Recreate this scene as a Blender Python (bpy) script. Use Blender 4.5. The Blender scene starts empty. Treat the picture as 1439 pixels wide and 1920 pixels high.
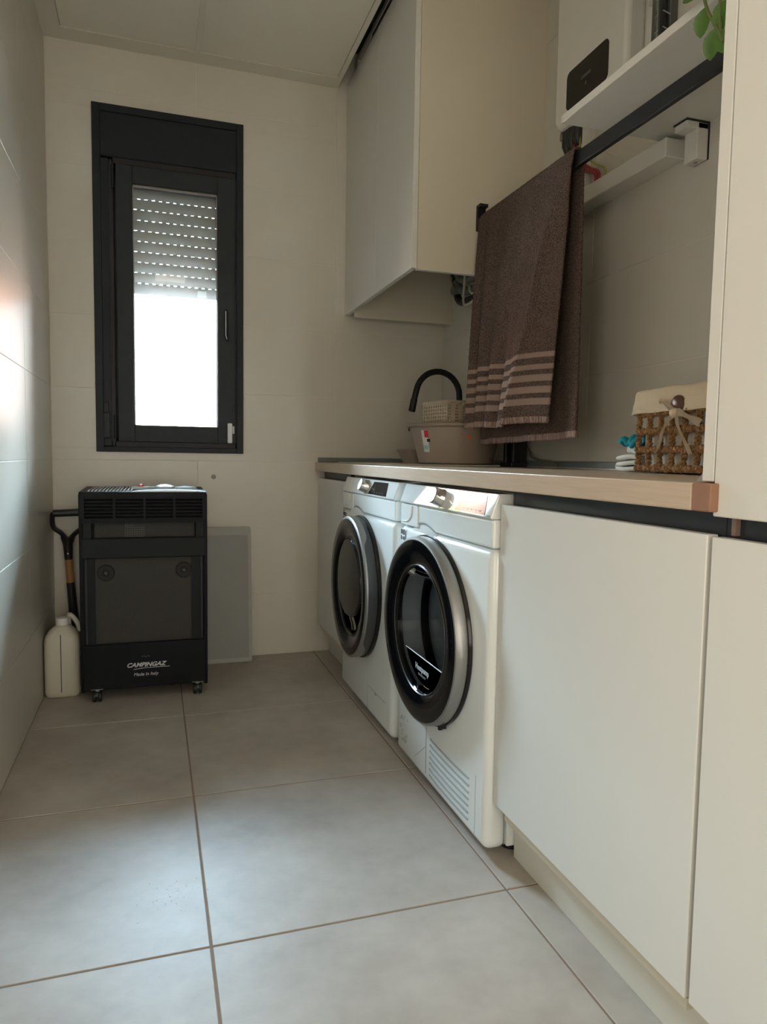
import bpy, bmesh, math, random
from mathutils import Vector, Matrix
random.seed(7)
S = bpy.context.scene
COL = S.collection
W = 1.697          # room width (right wall plane)
ZC = 2.498         # ceiling
YB = -4.4          # wall behind the camera

# ------------------------------------------------------------------ camera
cd = bpy.data.cameras.new('camera'); cam = bpy.data.objects.new('camera', cd); COL.objects.link(cam)
R_ = Vector((0.95117979, -0.30824849, 0.01548789)); U_ = Vector((0.00905446, 0.07802941, 0.99690994)); F_ = Vector((0.3085045, 0.94810035, -0.07701102))
m = Matrix((( R_.x, U_.x, -F_.x, 0.39023627), (R_.y, U_.y, -F_.y, -3.1416989), (R_.z, U_.z, -F_.z, 0.89455269), (0, 0, 0, 1)))
cam.matrix_world = m
cd.sensor_fit = 'HORIZONTAL'; cd.sensor_width = 36; cd.lens = 1327.4589 * 36 / 1439
cd.clip_start = 0.05; cd.clip_end = 300
S.camera = cam

# ------------------------------------------------------------------ world, sun, lamps, exposure
w = bpy.data.worlds.new('sky'); S.world = w; w.use_nodes = True
nt = w.node_tree; nt.nodes.clear()
out = nt.nodes.new('ShaderNodeOutputWorld'); bg = nt.nodes.new('ShaderNodeBackground')
tc = nt.nodes.new('ShaderNodeTexCoord'); sx = nt.nodes.new('ShaderNodeSeparateXYZ'); cr = nt.nodes.new('ShaderNodeValToRGB')
cr.color_ramp.elements[0].position = 0.0; cr.color_ramp.elements[0].color = (.80, .93, 1, 1)
cr.color_ramp.elements[1].position = 0.8; cr.color_ramp.elements[1].color = (.50, .72, 1, 1)
nt.links.new(tc.outputs['Generated'], sx.inputs[0]); nt.links.new(sx.outputs['Z'], cr.inputs[0])
nt.links.new(cr.outputs[0], bg.inputs[0]); bg.inputs[1].default_value = 160.0
nt.links.new(bg.outputs[0], out.inputs[0])

def lamp(name, kind, loc, rot, energy, color, **k):
    l = bpy.data.lights.new(name, kind); l.energy = energy; l.color = color
    for a, b in k.items(): setattr(l, a, b)
    o = bpy.data.objects.new(name, l); COL.objects.link(o); o.location = loc; o.rotation_euler = rot
    return o
lamp('sun', 'SUN', (0, -10, 10), (math.radians(48), 0, math.radians(-25)), 46, (1, .93, .82), angle=.01)
lamp('rear_light', 'AREA', (.62, YB + .12, 1.35), (math.radians(110), 0, 0), 22, (1, .87, .70), shape='RECTANGLE', size=1.0, size_y=2.0)
lamp('hallway_light', 'AREA', (-.55, -3.2, 1.15), (math.radians(116), 0, math.radians(-58)), 16, (1, .93, .80), shape='RECTANGLE', size=.9, size_y=1.6)
lamp('window_portal', 'AREA', (.47, .13, 1.245), (math.radians(-90), 0, 0), 1, (1, 1, 1), shape='RECTANGLE', size=.54, size_y=.66).data.cycles.is_portal = True

vs = S.view_settings
S.display_settings.display_device = 'sRGB'
vs.view_transform = 'Standard'; vs.look = 'None'; vs.gamma = 1; vs.use_curve_mapping = False
vs.exposure = 0.0

# ------------------------------------------------------------------ materials
def mat(name, col, rough=.5, metal=0, spec=.5, noise=None, bump=None, coat=0, alpha=None, emit=None, trans=0):
    """noise=(scale, amount, second colour, detail, stretch)  bump=(scale, strength, distance)"""
    mt = bpy.data.materials.new(name); mt.use_nodes = True; n = mt.node_tree.nodes; L = mt.node_tree.links
    b = n['Principled BSDF']; b.inputs['Base Color'].default_value = (*col, 1)
    b.inputs['Roughness'].default_value = rough; b.inputs['Metallic'].default_value = metal
    b.inputs['Specular IOR Level'].default_value = spec; b.inputs['Coat Weight'].default_value = coat; b.inputs['Coat Roughness'].default_value = .03
    if trans: b.inputs['Transmission Weight'].default_value = trans
    t = None
    if noise or bump: t = n.new('ShaderNodeTexCoord')
    if noise:
        sc, am, c2, de, st = noise
        mp = n.new('ShaderNodeMapping'); mp.inputs['Scale'].default_value = st; L.new(t.outputs['Object'], mp.inputs[0])
        nz = n.new('ShaderNodeTexNoise'); nz.inputs['Scale'].default_value = sc; nz.inputs['Detail'].default_value = de; nz.inputs['Roughness'].default_value = .6
        L.new(mp.outputs[0], nz.inputs[0])
        rp = n.new('ShaderNodeValToRGB'); rp.color_ramp.elements[0].position = .5 - am; rp.color_ramp.elements[1].position = .5 + am
        rp.color_ramp.elements[0].color = (*col, 1); rp.color_ramp.elements[1].color = (*c2, 1)
        L.new(nz.outputs[0], rp.inputs[0]); L.new(rp.outputs[0], b.inputs['Base Color'])
    if bump:
        nb = n.new('ShaderNodeTexNoise'); nb.inputs['Scale'].default_value = bump[0]; nb.inputs['Detail'].default_value = 3
        L.new(t.outputs['Object'], nb.inputs[0]); bp = n.new('ShaderNodeBump'); bp.inputs['Strength'].default_value = bump[1]; bp.inputs['Distance'].default_value = bump[2]
        L.new(nb.outputs[0], bp.inputs['Height']); L.new(bp.outputs[0], b.inputs['Normal'])
    if emit: b.inputs['Emission Color'].default_value = (*emit[0], 1); b.inputs['Emission Strength'].default_value = emit[1]
    return mt

M = {}
M['tile'] = mat('wall_tile', (.63, .595, .52), .33, noise=(3, .3, (.66, .62, .545), 3, (1, 1, 1)), bump=(6, .05, .004))
M['grout'] = mat('wall_grout', (.74, .70, .62), .8)
M['ceil'] = mat('ceiling_paint', (.74, .70, .60), .8, noise=(2, .4, (.72, .68, .58), 2, (1, 1, 1)))
M['panel'] = mat('ceiling_panel', (.78, .735, .63), .7)
M['lam'] = mat('white_laminate', (.71, .70, .655), .38, noise=(5, .4, (.72, .71, .665), 2, (1, 1, 1)))
M['lamside'] = mat('cream_laminate', (.66, .60, .48), .45, noise=(5, .4, (.67, .61, .49), 2, (1, 1, 1)))
M['plinth'] = mat('plinth', (.66, .64, .56), .5)
M['dark'] = mat('dark_channel', (.018, .021, .026), .4)
M['black_in'] = mat('cavity_shade', (.03, .03, .028), .9)
M['drumk'] = mat('dark_drum', (.006, .006, .0065), .8, spec=.1)
M['oak'] = mat('light_oak', (.46, .35, .25), .42, noise=(9, .35, (.60, .485, .365), 8, (14, 1.2, 30)), bump=(120, .08, .001))
M['oakend'] = mat('oak_end', (.30, .16, .095), .6, noise=(60, .4, (.24, .12, .07), 4, (1, 1, 1)))
M['alu'] = mat('grey_upstand', (.20, .235, .235), .3, metal=.3)
M['aluedge'] = mat('bright_edge', (.65, .68, .68), .3, metal=.6)
M['anth'] = mat('anthracite', (.015, .019, .022), .5, spec=.2, noise=(40, .3, (.017, .021, .025), 2, (1, 1, 1)))
M['anth2'] = mat('anthracite_sash', (.024, .028, .031), .5, spec=.2, noise=(40, .3, (.028, .032, .035), 2, (1, 1, 1)))
M['gask'] = mat('gasket', (.008, .008, .009), .6)
M['chrome'] = mat('chrome', (.75, .75, .75), .08, metal=1)
M['steel'] = mat('brushed_steel', (.42, .42, .41), .3, metal=.9, noise=(30, .4, (.47, .47, .46), 3, (1, 1, 40)))
M['silver'] = mat('silver_ring', (.33, .33, .32), .38, metal=.7)
M['white'] = mat('white_enamel', (.84, .88, .875), .16, noise=(2, .5, (.85, .89, .885), 1, (1, 1, 1)), coat=.35)
M['whitepl'] = mat('white_plastic', (.74, .72, .66), .35, noise=(12, .4, (.76, .74, .68), 2, (1, 1, 1)))
M['gloss_white'] = mat('glossy_panel', (.80, .84, .84), .03, coat=1.0)
M['seam'] = mat('seam_line', (.22, .235, .235), .6)
M['slotg'] = mat('vent_slot', (.33, .36, .36), .5)
M['gblack'] = mat('gloss_black', (.004, .004, .005), .05, spec=.25)
M['rblack'] = mat('satin_black', (.010, .010, .011), .16, spec=.35, noise=(20, .4, (.016, .015, .016), 2, (1, 1, 1)))
M['dgrey'] = mat('dark_grey_plastic', (.045, .047, .048), .3)
M['mgrey'] = mat('smoked_plate', (.022, .021, .021), .12, spec=.2)
M['bplas'] = mat('black_plastic', (.014, .014, .015), .4, bump=(200, .1, .0005))
M['text'] = mat('print_light', (.62, .64, .66), .5)
M['textg'] = mat('print_grey', (.30, .32, .33), .5)
M['drum'] = mat('drum_steel', (.10, .10, .105), .35, metal=.8)
M['cloth_blue'] = mat('laundry_cloth', (.55, .62, .66), .9, noise=(18, .05, (.03, .18, .30), 2, (1, 1, 1)), bump=(25, .5, .01))
M['towel'] = mat('brown_terry', (.165, .118, .095), 1.0, spec=.1, noise=(330, .14, (.048, .031, .026), 3, (1, 1, 1)), bump=(420, .9, .004))
M['band'] = mat('towel_band', (.285, .205, .165), .85, spec=.15, noise=(200, .3, (.235, .165, .13), 2, (1, 1, 6)), bump=(500, .4, .001))
M['hem'] = mat('towel_hem', (.31, .22, .18), .85, spec=.15, noise=(330, .08, (.15, .10, .085), 1, (1, 1, .05)), bump=(150, .4, .001))
M['faucet'] = mat('matte_black', (.010, .010, .011), .4, spec=.3, bump=(300, .05, .0005))
M['taupe'] = mat('taupe_plastic', (.36, .285, .225), .33, noise=(10, .4, (.37, .295, .235), 2, (1, 1, 1)))
M['lattice'] = mat('taupe_lattice', (.44, .35, .255), .5, noise=(40, .4, (.47, .38, .28), 2, (1, 1, 1)))
M['orange'] = mat('orange_sticker', (.85, .17, .02), .5)
M['red'] = mat('red_sticker', (.70, .04, .04), .5)
M['ink'] = mat('black_ink', (.01, .01, .01), .5)
M['paper'] = mat('paper_white', (.75, .76, .76), .6)
M['tealink'] = mat('teal_ink', (.25, .55, .52), .5)
M['rope'] = mat('seagrass_rope', (.42, .225, .085), .85, noise=(140, .2, (.13, .058, .02), 4, (1, 1, 1)), bump=(260, .9, .004))
M['linen'] = mat('linen', (.56, .48, .34), .95, noise=(40, .3, (.60, .52, .38), 4, (1, 1, 1)), bump=(350, .4, .001))
M['ribbon'] = mat('ribbon', (.60, .49, .34), .8, bump=(300, .4, .001))
M['button'] = mat('button', (.07, .028, .018), .3, noise=(60, .3, (.11, .05, .03), 3, (1, 1, 1)))
M['sheet'] = mat('folded_sheet', (.66, .64, .57), .95, noise=(30, .4, (.70, .68, .61), 3, (1, 1, 1)), bump=(60, .5, .003))
M['sheet2'] = mat('folded_white', (.68, .70, .70), .95, bump=(50, .6, .004))
M['teal'] = mat('teal_cloth', (.0, .27, .33), .8, noise=(20, .2, (.0, .20, .26), 3, (1, 1, 1)), bump=(40, .6, .004))
M['wood'] = mat('ash_handle', (.40, .19, .07), .45, noise=(14, .3, (.48, .25, .10), 6, (20, 20, 2)))
M['jug'] = mat('milky_plastic', (.60, .57, .47), .4, noise=(6, .4, (.56, .53, .43), 2, (1, 1, 1)))
M['mesh1'] = None
M['greyb'] = mat('grey_board', (.24, .24, .225), .45, noise=(220, .4, (.27, .27, .25), 2, (1, 1, 1)))
M['greyf'] = mat('grey_board_frame', (.33, .32, .29), .45, noise=(30, .4, (.35, .34, .31), 2, (1, 1, 1)))
M['console'] = mat('heater_console', (.50, .55, .57), .25)
M['leaf'] = mat('leaf', (.055, .13, .018), .4, noise=(40, .3, (.10, .21, .035), 3, (1, 1, 1)))
M['stem'] = mat('vine_stem', (.14, .17, .05), .5)
M['terracotta'] = mat('pot_glaze', (.45, .43, .38), .4)
M['cabred'] = mat('cable_red', (.28, .015, .02), .4)
M['cabyg'] = mat('cable_yellow_green', (.33, .33, .03), .4)
M['cabw'] = mat('cable_white', (.62, .58, .48), .4)
M['cabk'] = mat('cable_black', (.012, .012, .014), .4)
M['cabg'] = mat('cable_grey', (.20, .20, .175), .5)
M['slat'] = mat('shutter_slat', (.50, .48, .49), .5)  # base grey lightened to hold the bloom of the backlight
M['dark_steel'] = mat('heat_sink', (.13, .13, .12), .5, metal=.4)
M['redbtn'] = mat('red_button', (.60, .10, .08), .3)
M['pinkwall'] = mat('pink_render', (.66, .42, .34), .9, noise=(1.2, .3, (.62, .38, .30), 5, (1, 1, 1)))
M['rooft'] = mat('roof_tiles', (.45, .17, .09), .8, noise=(6, .2, (.33, .12, .06), 3, (1, 1, 1)))
M['paving'] = mat('paving', (.45, .40, .34), .9, noise=(1.5, .3, (.38, .34, .29), 5, (1, 1, 1)))
M['bush'] = mat('bush_leaf', (.20, .24, .03), .7, noise=(3, .3, (.34, .36, .05), 4, (1, 1, 1)))
M['render'] = mat('outer_render', (.7, .66, .58), .9, noise=(3, .3, (.66, .62, .54), 4, (1, 1, 1)))
M['fillw'] = mat('fill_glow', (.8, .8, .8), .5, emit=((1, .85, .68), 3.5))

# floor tile: greige stone with soft clouds
def floor_mat():
    mt = mat('floor_stone', (.44, .41, .365), .36, spec=.28); n = mt.node_tree.nodes; L = mt.node_tree.links; b = n['Principled BSDF']
    t = n.new('ShaderNodeNewGeometry'); a = n.new('ShaderNodeTexNoise'); a.inputs['Scale'].default_value = 3.2; a.inputs['Detail'].default_value = 7; a.inputs['Roughness'].default_value = .62
    c = n.new('ShaderNodeTexNoise'); c.inputs['Scale'].default_value = 22; c.inputs['Detail'].default_value = 5
    L.new(t.outputs['Position'], a.inputs[0]); L.new(t.outputs['Position'], c.inputs[0])
    mx = n.new('ShaderNodeMath'); mx.operation = 'MULTIPLY_ADD'; mx.inputs[1].default_value = .25; L.new(c.outputs[0], mx.inputs[0]); L.new(a.outputs[0], mx.inputs[2])
    r = n.new('ShaderNodeValToRGB'); r.color_ramp.elements[0].position = .45; r.color_ramp.elements[1].position = .82
    r.color_ramp.elements[0].color = (.36, .315, .27, 1); r.color_ramp.elements[1].color = (.50, .455, .40, 1)
    L.new(mx.outputs[0], r.inputs[0]); L.new(r.outputs[0], b.inputs['Base Color'])
    rr = n.new('ShaderNodeMapRange'); rr.inputs[3].default_value = .40; rr.inputs[4].default_value = .52; L.new(c.outputs[0], rr.inputs[0]); L.new(rr.outputs[0], b.inputs['Roughness'])
    bp = n.new('ShaderNodeBump'); bp.inputs['Strength'].default_value = .06; bp.inputs['Distance'].default_value = .003; L.new(c.outputs[0], bp.inputs['Height']); L.new(bp.outputs[0], b.inputs['Normal'])
    return mt
M['floor'] = floor_mat()
M['fgrout'] = mat('floor_grout', (.26, .185, .135), .85, noise=(60, .4, (.22, .155, .11), 2, (1, 1, 1)))

def perf_mat(name, base, hole, pitch, r):
    """sheet with small punched holes too fine to model"""
    mt = mat(name, base, .6, spec=.2); n = mt.node_tree.nodes; L = mt.node_tree.links; b = n['Principled BSDF']
    g = n.new('ShaderNodeNewGeometry'); mp = n.new('ShaderNodeVectorMath'); mp.operation = 'MULTIPLY'; mp.inputs[1].default_value = (1 / pitch, 0, 1 / pitch)
    L.new(g.outputs['Position'], mp.inputs[0]); fr = n.new('ShaderNodeVectorMath'); fr.operation = 'FRACTION'; L.new(mp.outputs[0], fr.inputs[0])
    sb = n.new('ShaderNodeVectorMath'); sb.operation = 'SUBTRACT'; sb.inputs[1].default_value = (.5, 0, .5); L.new(fr.outputs[0], sb.inputs[0])
    ln = n.new('ShaderNodeVectorMath'); ln.operation = 'LENGTH'; L.new(sb.outputs[0], ln.inputs[0])
    cp = n.new('ShaderNodeMath'); cp.operation = 'LESS_THAN'; cp.inputs[1].default_value = r; L.new(ln.outputs['Value'], cp.inputs[0])
    mx = n.new('ShaderNodeMix'); mx.data_type = 'RGBA'; mx.inputs['A'].default_value = (*base, 1); mx.inputs['B'].default_value = (*hole, 1)
    L.new(cp.outputs[0], mx.inputs['Factor']); L.new(mx.outputs['Result'], b.inputs['Base Color'])
    return mt
M['mesh1'] = perf_mat('perforated_sheet', (.062, .057, .051), (.006, .006, .006), .0042, .28)
M['heater'] = mat('heater_black', (.008, .009, .011), .5, spec=.12, bump=(500, .1, .0004))
M['mdisp'] = mat('machine_display', (.004, .004, .005), .12, spec=.08)
M['idisp'] = mat('dark_display', (.010, .009, .008), .12, spec=.25)
M['coarse'] = mat('coarse_grille', (.075, .075, .07), .5)
M['disc'] = mat('disc_grey', (.018, .018, .017), .5, spec=.2)
M['heater2'] = mat('heater_black_inner', (.012, .0145, .0145), .5, spec=.15)

def glass_mat(name, tint, refl=1.0, frosty=0.02, ior=1.5):
    mt = bpy.data.materials.new(name); mt.use_nodes = True; n = mt.node_tree.nodes; L = mt.node_tree.links; n.clear()
    o = n.new('ShaderNodeOutputMaterial'); mx = n.new('ShaderNodeMixShader'); t = n.new('ShaderNodeBsdfTransparent'); g = n.new('ShaderNodeBsdfGlossy'); f = n.new('ShaderNodeFresnel')
    t.inputs[0].default_value = (*tint, 1); g.inputs['Roughness'].default_value = frosty; f.inputs[0].default_value = ior
    L.new(f.outputs[0], mx.inputs[0]); L.new(t.outputs[0], mx.inputs[1]); L.new(g.outputs[0], mx.inputs[2]); L.new(mx.outputs[0], o.inputs[0])
    return mt
M['glass'] = glass_mat('window_glass', (.93, .97, .96))
M['dglass'] = glass_mat('door_glass', (.45, .48, .51), ior=1.13)

# ------------------------------------------------------------------ mesh helpers
ORG = {}
def finish(name, bm, mats, parent=None, smooth=False, auto=None):
    me = bpy.data.meshes.new(name)
    bmesh.ops.recalc_face_normals(bm, faces=bm.faces)
    o0 = ORG.get(parent.name, Vector()) if parent else Vector()
    if o0.length: bmesh.ops.translate(bm, verts=bm.verts, vec=-o0)
    bm.to_mesh(me); bm.free()
    if not isinstance(mats, (list, tuple)): mats = [mats]
    for x in mats: me.materials.append(x)
    if smooth:
        me.polygons.foreach_set('use_smooth', [True] * len(me.polygons))
        me.set_sharp_from_angle(angle=math.radians(auto or 40))
    o = bpy.data.objects.new(name, me); COL.objects.link(o)
    if parent: o.parent = parent; ORG[o.name] = o0
    return o
def tag(o, label=None, cat=None, group=None, kind=None):
    if label: o['label'] = label
    if cat: o['category'] = cat
    if group: o['group'] = group
    if kind: o['kind'] = kind
    return o
def thing(name, loc, label, cat, group=None):
    o = bpy.data.objects.new(name, None); COL.objects.link(o); o.location = loc; o.empty_display_size = .05
    ORG[o.name] = Vector(loc); return tag(o, label, cat, group)
def B(): return bmesh.new()
def bx(bm, x0, x1, y0, y1, z0, z1, bev=0, seg=1, mi=0, only=None):
    """box; only='z' bevels only the edges along z"""
    t = bmesh.new(); bmesh.ops.create_cube(t, size=1)
    for v in t.verts: v.co = Vector(((x0 + x1) / 2 + v.co.x * (x1 - x0), (y0 + y1) / 2 + v.co.y * (y1 - y0), (z0 + z1) / 2 + v.co.z * (z1 - z0)))
    if bev:
        E = list(t.edges)
        if only:
            i = 'xyz'.index(only); E = [e for e in E if abs((e.verts[0].co - e.verts[1].co)[i]) > 1e-6]
        bmesh.ops.bevel(t, geom=E, offset=bev, segments=seg, affect='EDGES', profile=.5)
    for f in t.faces: f.material_index = mi
    merge(bm, t)
def merge(bm, t, mtx=None):
    if mtx is not None: bmesh.ops.transform(t, matrix=mtx, verts=t.verts)
    me = bpy.data.meshes.new('tmp'); t.to_mesh(me); t.free(); bm.from_mesh(me); bpy.data.meshes.remove(me)
def tube(bm, pts, r, seg=8, mi=0, flat=1.0, closed=False, updir=None):
    pts = [Vector(p) for p in pts]; n = len(pts); rings = []
    prev = None
    for i, p in enumerate(pts):
        if closed: t = (pts[(i + 1) % n] - pts[i - 1]).normalized()
        else: t = (pts[min(i + 1, n - 1)] - pts[max(i - 1, 0)]).normalized()
        if prev is None:
            a = Vector(updir) if updir else (Vector((0, 0, 1)) if abs(t.z) < .9 else Vector((1, 0, 0)))
        else: a = prev
        u = (a - t * a.dot(t)).normalized(); v = t.cross(u); prev = u
        rr = r[i] if isinstance(r, (list, tuple)) else r
        rings.append([bm.verts.new(p + u * (math.cos(2 * math.pi * k / seg) * rr * flat) + v * (math.sin(2 * math.pi * k / seg) * rr)) for k in range(seg)])
    for i in range(n if closed else n - 1):
        a, b = rings[i], rings[(i + 1) % n]
        for k in range(seg):
            f = bm.faces.new((a[k], a[(k + 1) % seg], b[(k + 1) % seg], b[k])); f.material_index = mi
    if not closed:
        for rg in (rings[0], rings[-1]):
            f = bm.faces.new(rg); f.material_index = mi
def smoothpts(pts, n=6):
    P = [Vector(p) for p in pts]; P = [P[0] * 2 - P[1]] + P + [P[-1] * 2 - P[-2]]; o = []
    for i in range(1, len(P) - 2):
        for k in range(n):
            t = k / n; a, b, c, d = P[i - 1], P[i], P[i + 1], P[i + 2]
            o.append(.5 * ((2 * b) + (c - a) * t + (2 * a - 5 * b + 4 * c - d) * t * t + (3 * b - a - 3 * c + d) * t ** 3))
    o.append(P[-2]); return o
def lathe(bm, prof, c, axis='z', seg=32, mis=None, arc=None, cap=(False, False), sc=(1, 1)):
    """prof = [(radius, height)], about an axis through c; sc stretches the two radial directions"""
    c = Vector(c); full = arc is None; a0, a1 = arc or (0, 2 * math.pi); n = seg if full else seg + 1; rings = []
    for r, h in prof:
        rg = []
        for k in range(n):
            a = a0 + (a1 - a0) * k / seg; u, v = math.cos(a) * r * sc[0], math.sin(a) * r * sc[1]
            d = {'z': (u, v, h), 'x': (h, u, v), 'y': (u, h, v)}[axis]; rg.append(bm.verts.new(c + Vector(d)))
        rings.append(rg)
    for i in range(len(rings) - 1):
        for k in range(seg):
            k2 = (k + 1) % n
            f = bm.faces.new((rings[i][k], rings[i][k2], rings[i + 1][k2], rings[i + 1][k])); f.material_index = mis[i] if mis else 0
    if cap[0]: bm.faces.new(rings[0]).material_index = mis[0] if mis else 0
    if cap[1]: bm.faces.new(rings[-1]).material_index = mis[-1] if mis else 0
def prism(bm, pts, axis, a0, a1, mi=0):
    def P(u, v, a): return {'x': (a, u, v), 'y': (u, a, v), 'z': (u, v, a)}[axis]
    A = [bm.verts.new(P(u, v, a0)) for u, v in pts]; C = [bm.verts.new(P(u, v, a1)) for u, v in pts]; n = len(pts)
    bm.faces.new(A).material_index = mi; bm.faces.new(C).material_index = mi
    for k in range(n): bm.faces.new((A[k], A[(k + 1) % n], C[(k + 1) % n], C[k])).material_index = mi
def rrect(u0, u1, v0, v1, r, n=6):
    o = []
    for cu, cv, a in ((u1 - r, v1 - r, 0), (u0 + r, v1 - r, 90), (u0 + r, v0 + r, 180), (u1 - r, v0 + r, 270)):
        for k in range(n + 1):
            t = math.radians(a + 90 * k / n); o.append((cu + r * math.cos(t), cv + r * math.sin(t)))
    return o
def cut(o, bm):
    """carve bm out of mesh object o"""
    me = bpy.data.meshes.new('cut'); bmesh.ops.recalc_face_normals(bm, faces=bm.faces)
    off = ORG.get(o.name, Vector())
    if off.length: bmesh.ops.translate(bm, verts=bm.verts, vec=-off)
    bm.to_mesh(me); bm.free()
    c = bpy.data.objects.new('cut', me); COL.objects.link(c)
    md = o.modifiers.new('b', 'BOOLEAN'); md.object = c; md.operation = 'DIFFERENCE'; md.solver = 'EXACT'
    par = o.parent; c.location = par.location if par else (0, 0, 0)
    if par and par.parent: c.location = par.parent.location
    bpy.context.view_layer.update()
    new = bpy.data.meshes.new_from_object(o.evaluated_get(bpy.context.evaluated_depsgraph_get())); o.modifiers.clear(); o.data = new
    bpy.data.objects.remove(c); bpy.data.meshes.remove(me)
def text(name, s, size, mtx, mt, parent, shear=0, extrude=.0003, wfac=1, bold=0):
    cu = bpy.data.curves.new(name, 'FONT'); cu.body = s; cu.size = size; cu.shear = shear; cu.extrude = extrude; cu.align_x = 'CENTER'; cu.offset = bold
    o = bpy.data.objects.new('t', cu); COL.objects.link(o); bpy.context.view_layer.update()
    me = bpy.data.meshes.new_from_object(o.evaluated_get(bpy.context.evaluated_depsgraph_get())); bpy.data.objects.remove(o)
    me.transform(Matrix.Diagonal((wfac, 1, 1, 1))); me.transform(mtx)
    if parent: me.transform(Matrix.Translation(-ORG.get(parent.name, Vector())))
    me.materials.clear(); me.materials.append(mt)
    q = bpy.data.objects.new(name, me); COL.objects.link(q)
    if parent: q.parent = parent; ORG[q.name] = ORG.get(parent.name, Vector())
    return q
def face_m(loc, right, up):
    r = Vector(right).normalized(); u = Vector(up); u = (u - r * u.dot(r)).normalized(); n = r.cross(u)
    return Matrix(((r.x, u.x, n.x, loc[0]), (r.y, u.y, n.y, loc[1]), (r.z, u.z, n.z, loc[2]), (0, 0, 0, 1)))

# ------------------------------------------------------------------ room shell
def struct(name, bm, mt, parent=None):
    o = finish(name, bm, mt, parent)
    if parent is None: o['kind'] = 'structure'
    return o
G = .0016      # tiles stand proud of the grout by this
GAP = .0011
WIN = (.19, .742, .915, 2.262)      # opening
b = B(); bx(b, -.15, W + .15, G, .16, -.1, WIN[2]); bx(b, -.15, W + .15, G, .16, WIN[3], 2.9)
bx(b, -.15, WIN[0], G, .16, WIN[2], WIN[3]); bx(b, WIN[1], W + .15, G, .16, WIN[2], WIN[3])
wall_back = struct('wall_back', b, M['grout'])
DL = (-3.75, -2.65, 0, 2.2)     # doorway to the hall, behind the viewpoint
b = B(); bx(b, -.2, -G, DL[1], .16, -.1, 2.9); bx(b, -.2, -G, YB - .1, DL[0], -.1, 2.9); bx(b, -.2, -G, DL[0], DL[1], 2.2, 2.9); wall_left = struct('wall_left', b, M['grout'])
b = B(); bx(b, W + G, W + .2, YB - .1, .16, -.1, 2.9); wall_right = struct('wall_right', b, M['grout'])
b = B(); bx(b, -.2, .12, YB - .15, YB, -.1, 2.9); bx(b, 1.12, W + .2, YB - .15, YB, -.1, 2.9); bx(b, .12, 1.12, YB - .15, YB, 2.1, 2.9); bx(b, -.2, W + .2, YB - .15, YB, -.1, 0)
struct('wall_front', b, M['render'])
b = B(); bx(b, .13, 1.11, YB - .12, YB - .08, .005, 2.09, .003); d1 = struct('door_1', b, M['lam'])
b = B(); tube(b, [(.2, YB - .08, 1.02), (.2, YB - .03, 1.02), (.31, YB - .03, 1.02)], .01); finish('door_handle', b, M['steel'], d1, True)

def rects_minus(r, h):
    a0, a1, b0, b1 = r; c0, c1, d0, d1_ = h
    if a1 <= c0 or a0 >= c1 or b1 <= d0 or b0 >= d1_: return [r]
    o = []
    if b0 < d0: o.append((a0, a1, b0, d0))
    if b1 > d1_: o.append((a0, a1, d1_, b1))
    lo, hi = max(b0, d0), min(b1, d1_)
    if a0 < c0: o.append((a0, c0, lo, hi))
    if a1 > c1: o.append((c1, a1, lo, hi))
    return o
zj = [0] + [.285 + .2912 * k for k in range(8)] + [2.66]
def tiles(parent, uj, place, hole=None, ztop=2.66):
    cache = {}
    for i in range(len(uj) - 1):
        for k in range(len(zj) - 1):
            if zj[k] >= ztop: continue
            r = (uj[i] + GAP, uj[i + 1] - GAP, zj[k] + GAP, min(zj[k + 1], ztop) - GAP)
            parts = rects_minus(r, hole) if hole else [r]
            if not parts: continue
            b = B()
            for q in parts: place(b, q)
            finish('tile', b, M['tile'], parent)
tiles(wall_back, [0, .570, 1.168, W], lambda b, q: bx(b, q[0], q[1], 0, .006, q[2], q[3], .0007), WIN)
tiles(wall_left, [-3.6, -3.0, -2.4, -1.8, -1.2, -.6, 0], lambda b, q: bx(b, -.006, 0, q[0], q[1], q[2], q[3], .0007), DL)
b = B(); bx(b, -1.6, -1.4, YB - .1, -2.1, -.1, 2.9); bx(b, -1.6, -.2, YB - .1, YB + .3, -.1, 2.9); bx(b, -1.6, -.2, -2.3, -2.1, -.1, 2.9); struct('sky_block_wall', b, M['ceil'])  # unseen hall shell added to keep sky light out of the doorway
b = B(); bx(b, -1.6, -.2, YB - .1, -2.1, -.12, -.001); struct('sky_block_floor', b, M['fgrout'])
b = B(); bx(b, -1.6, -.2, YB - .1, -2.1, 2.55, 2.9); struct('sky_block_ceiling', b, M['ceil'])
tiles(wall_right, [-3.59, -2.99, -2.39, -1.79, -1.19, -.59, 0], lambda b, q: bx(b, W, W + .006, q[0], q[1], q[2], q[3], .0007))

# floor: 60 x 60 stone tiles in a recessed brown grout
b = B(); bx(b, -.2, W + .2, YB - .15, .16, -.12, -.0014); floor = struct('floor', b, M['fgrout'])
fx = [0, .4826, 1.0826, W]; fy = [0, -.0826, -.6826, -1.2826, -1.8826, -2.4826, -3.0826, -3.6826, YB]
for i in range(3):
    for k in range(8):
        g = .0022; b = B(); bx(b, fx[i] + (g if i else 0), fx[i + 1] - g, fy[k + 1] + g, fy[k] - g, -.008, 0, .0012, 1)
        finish('tile', b, M['floor'], floor)
tag(finish('wall_plug', (lambda q: (lathe(q, [(.0, -.004), (.004, -.005), (.008, -.004), (.0095, -.002), (.0100, 0)], (.637, 0, .799), 'y', 16), q)[1])(B()), M['greyf']),
    'small round grey plastic plug in the back wall below the window', 'plug')
bs = B()
for k in range(60):
    a = random.gauss(.42, .035); c = random.gauss(-1.70, .03); r_ = random.uniform(.0004, .0011); lathe(bs, [(r_, .0001), (0, .0004)], (a, c, 0), 'z', 5)
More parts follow.
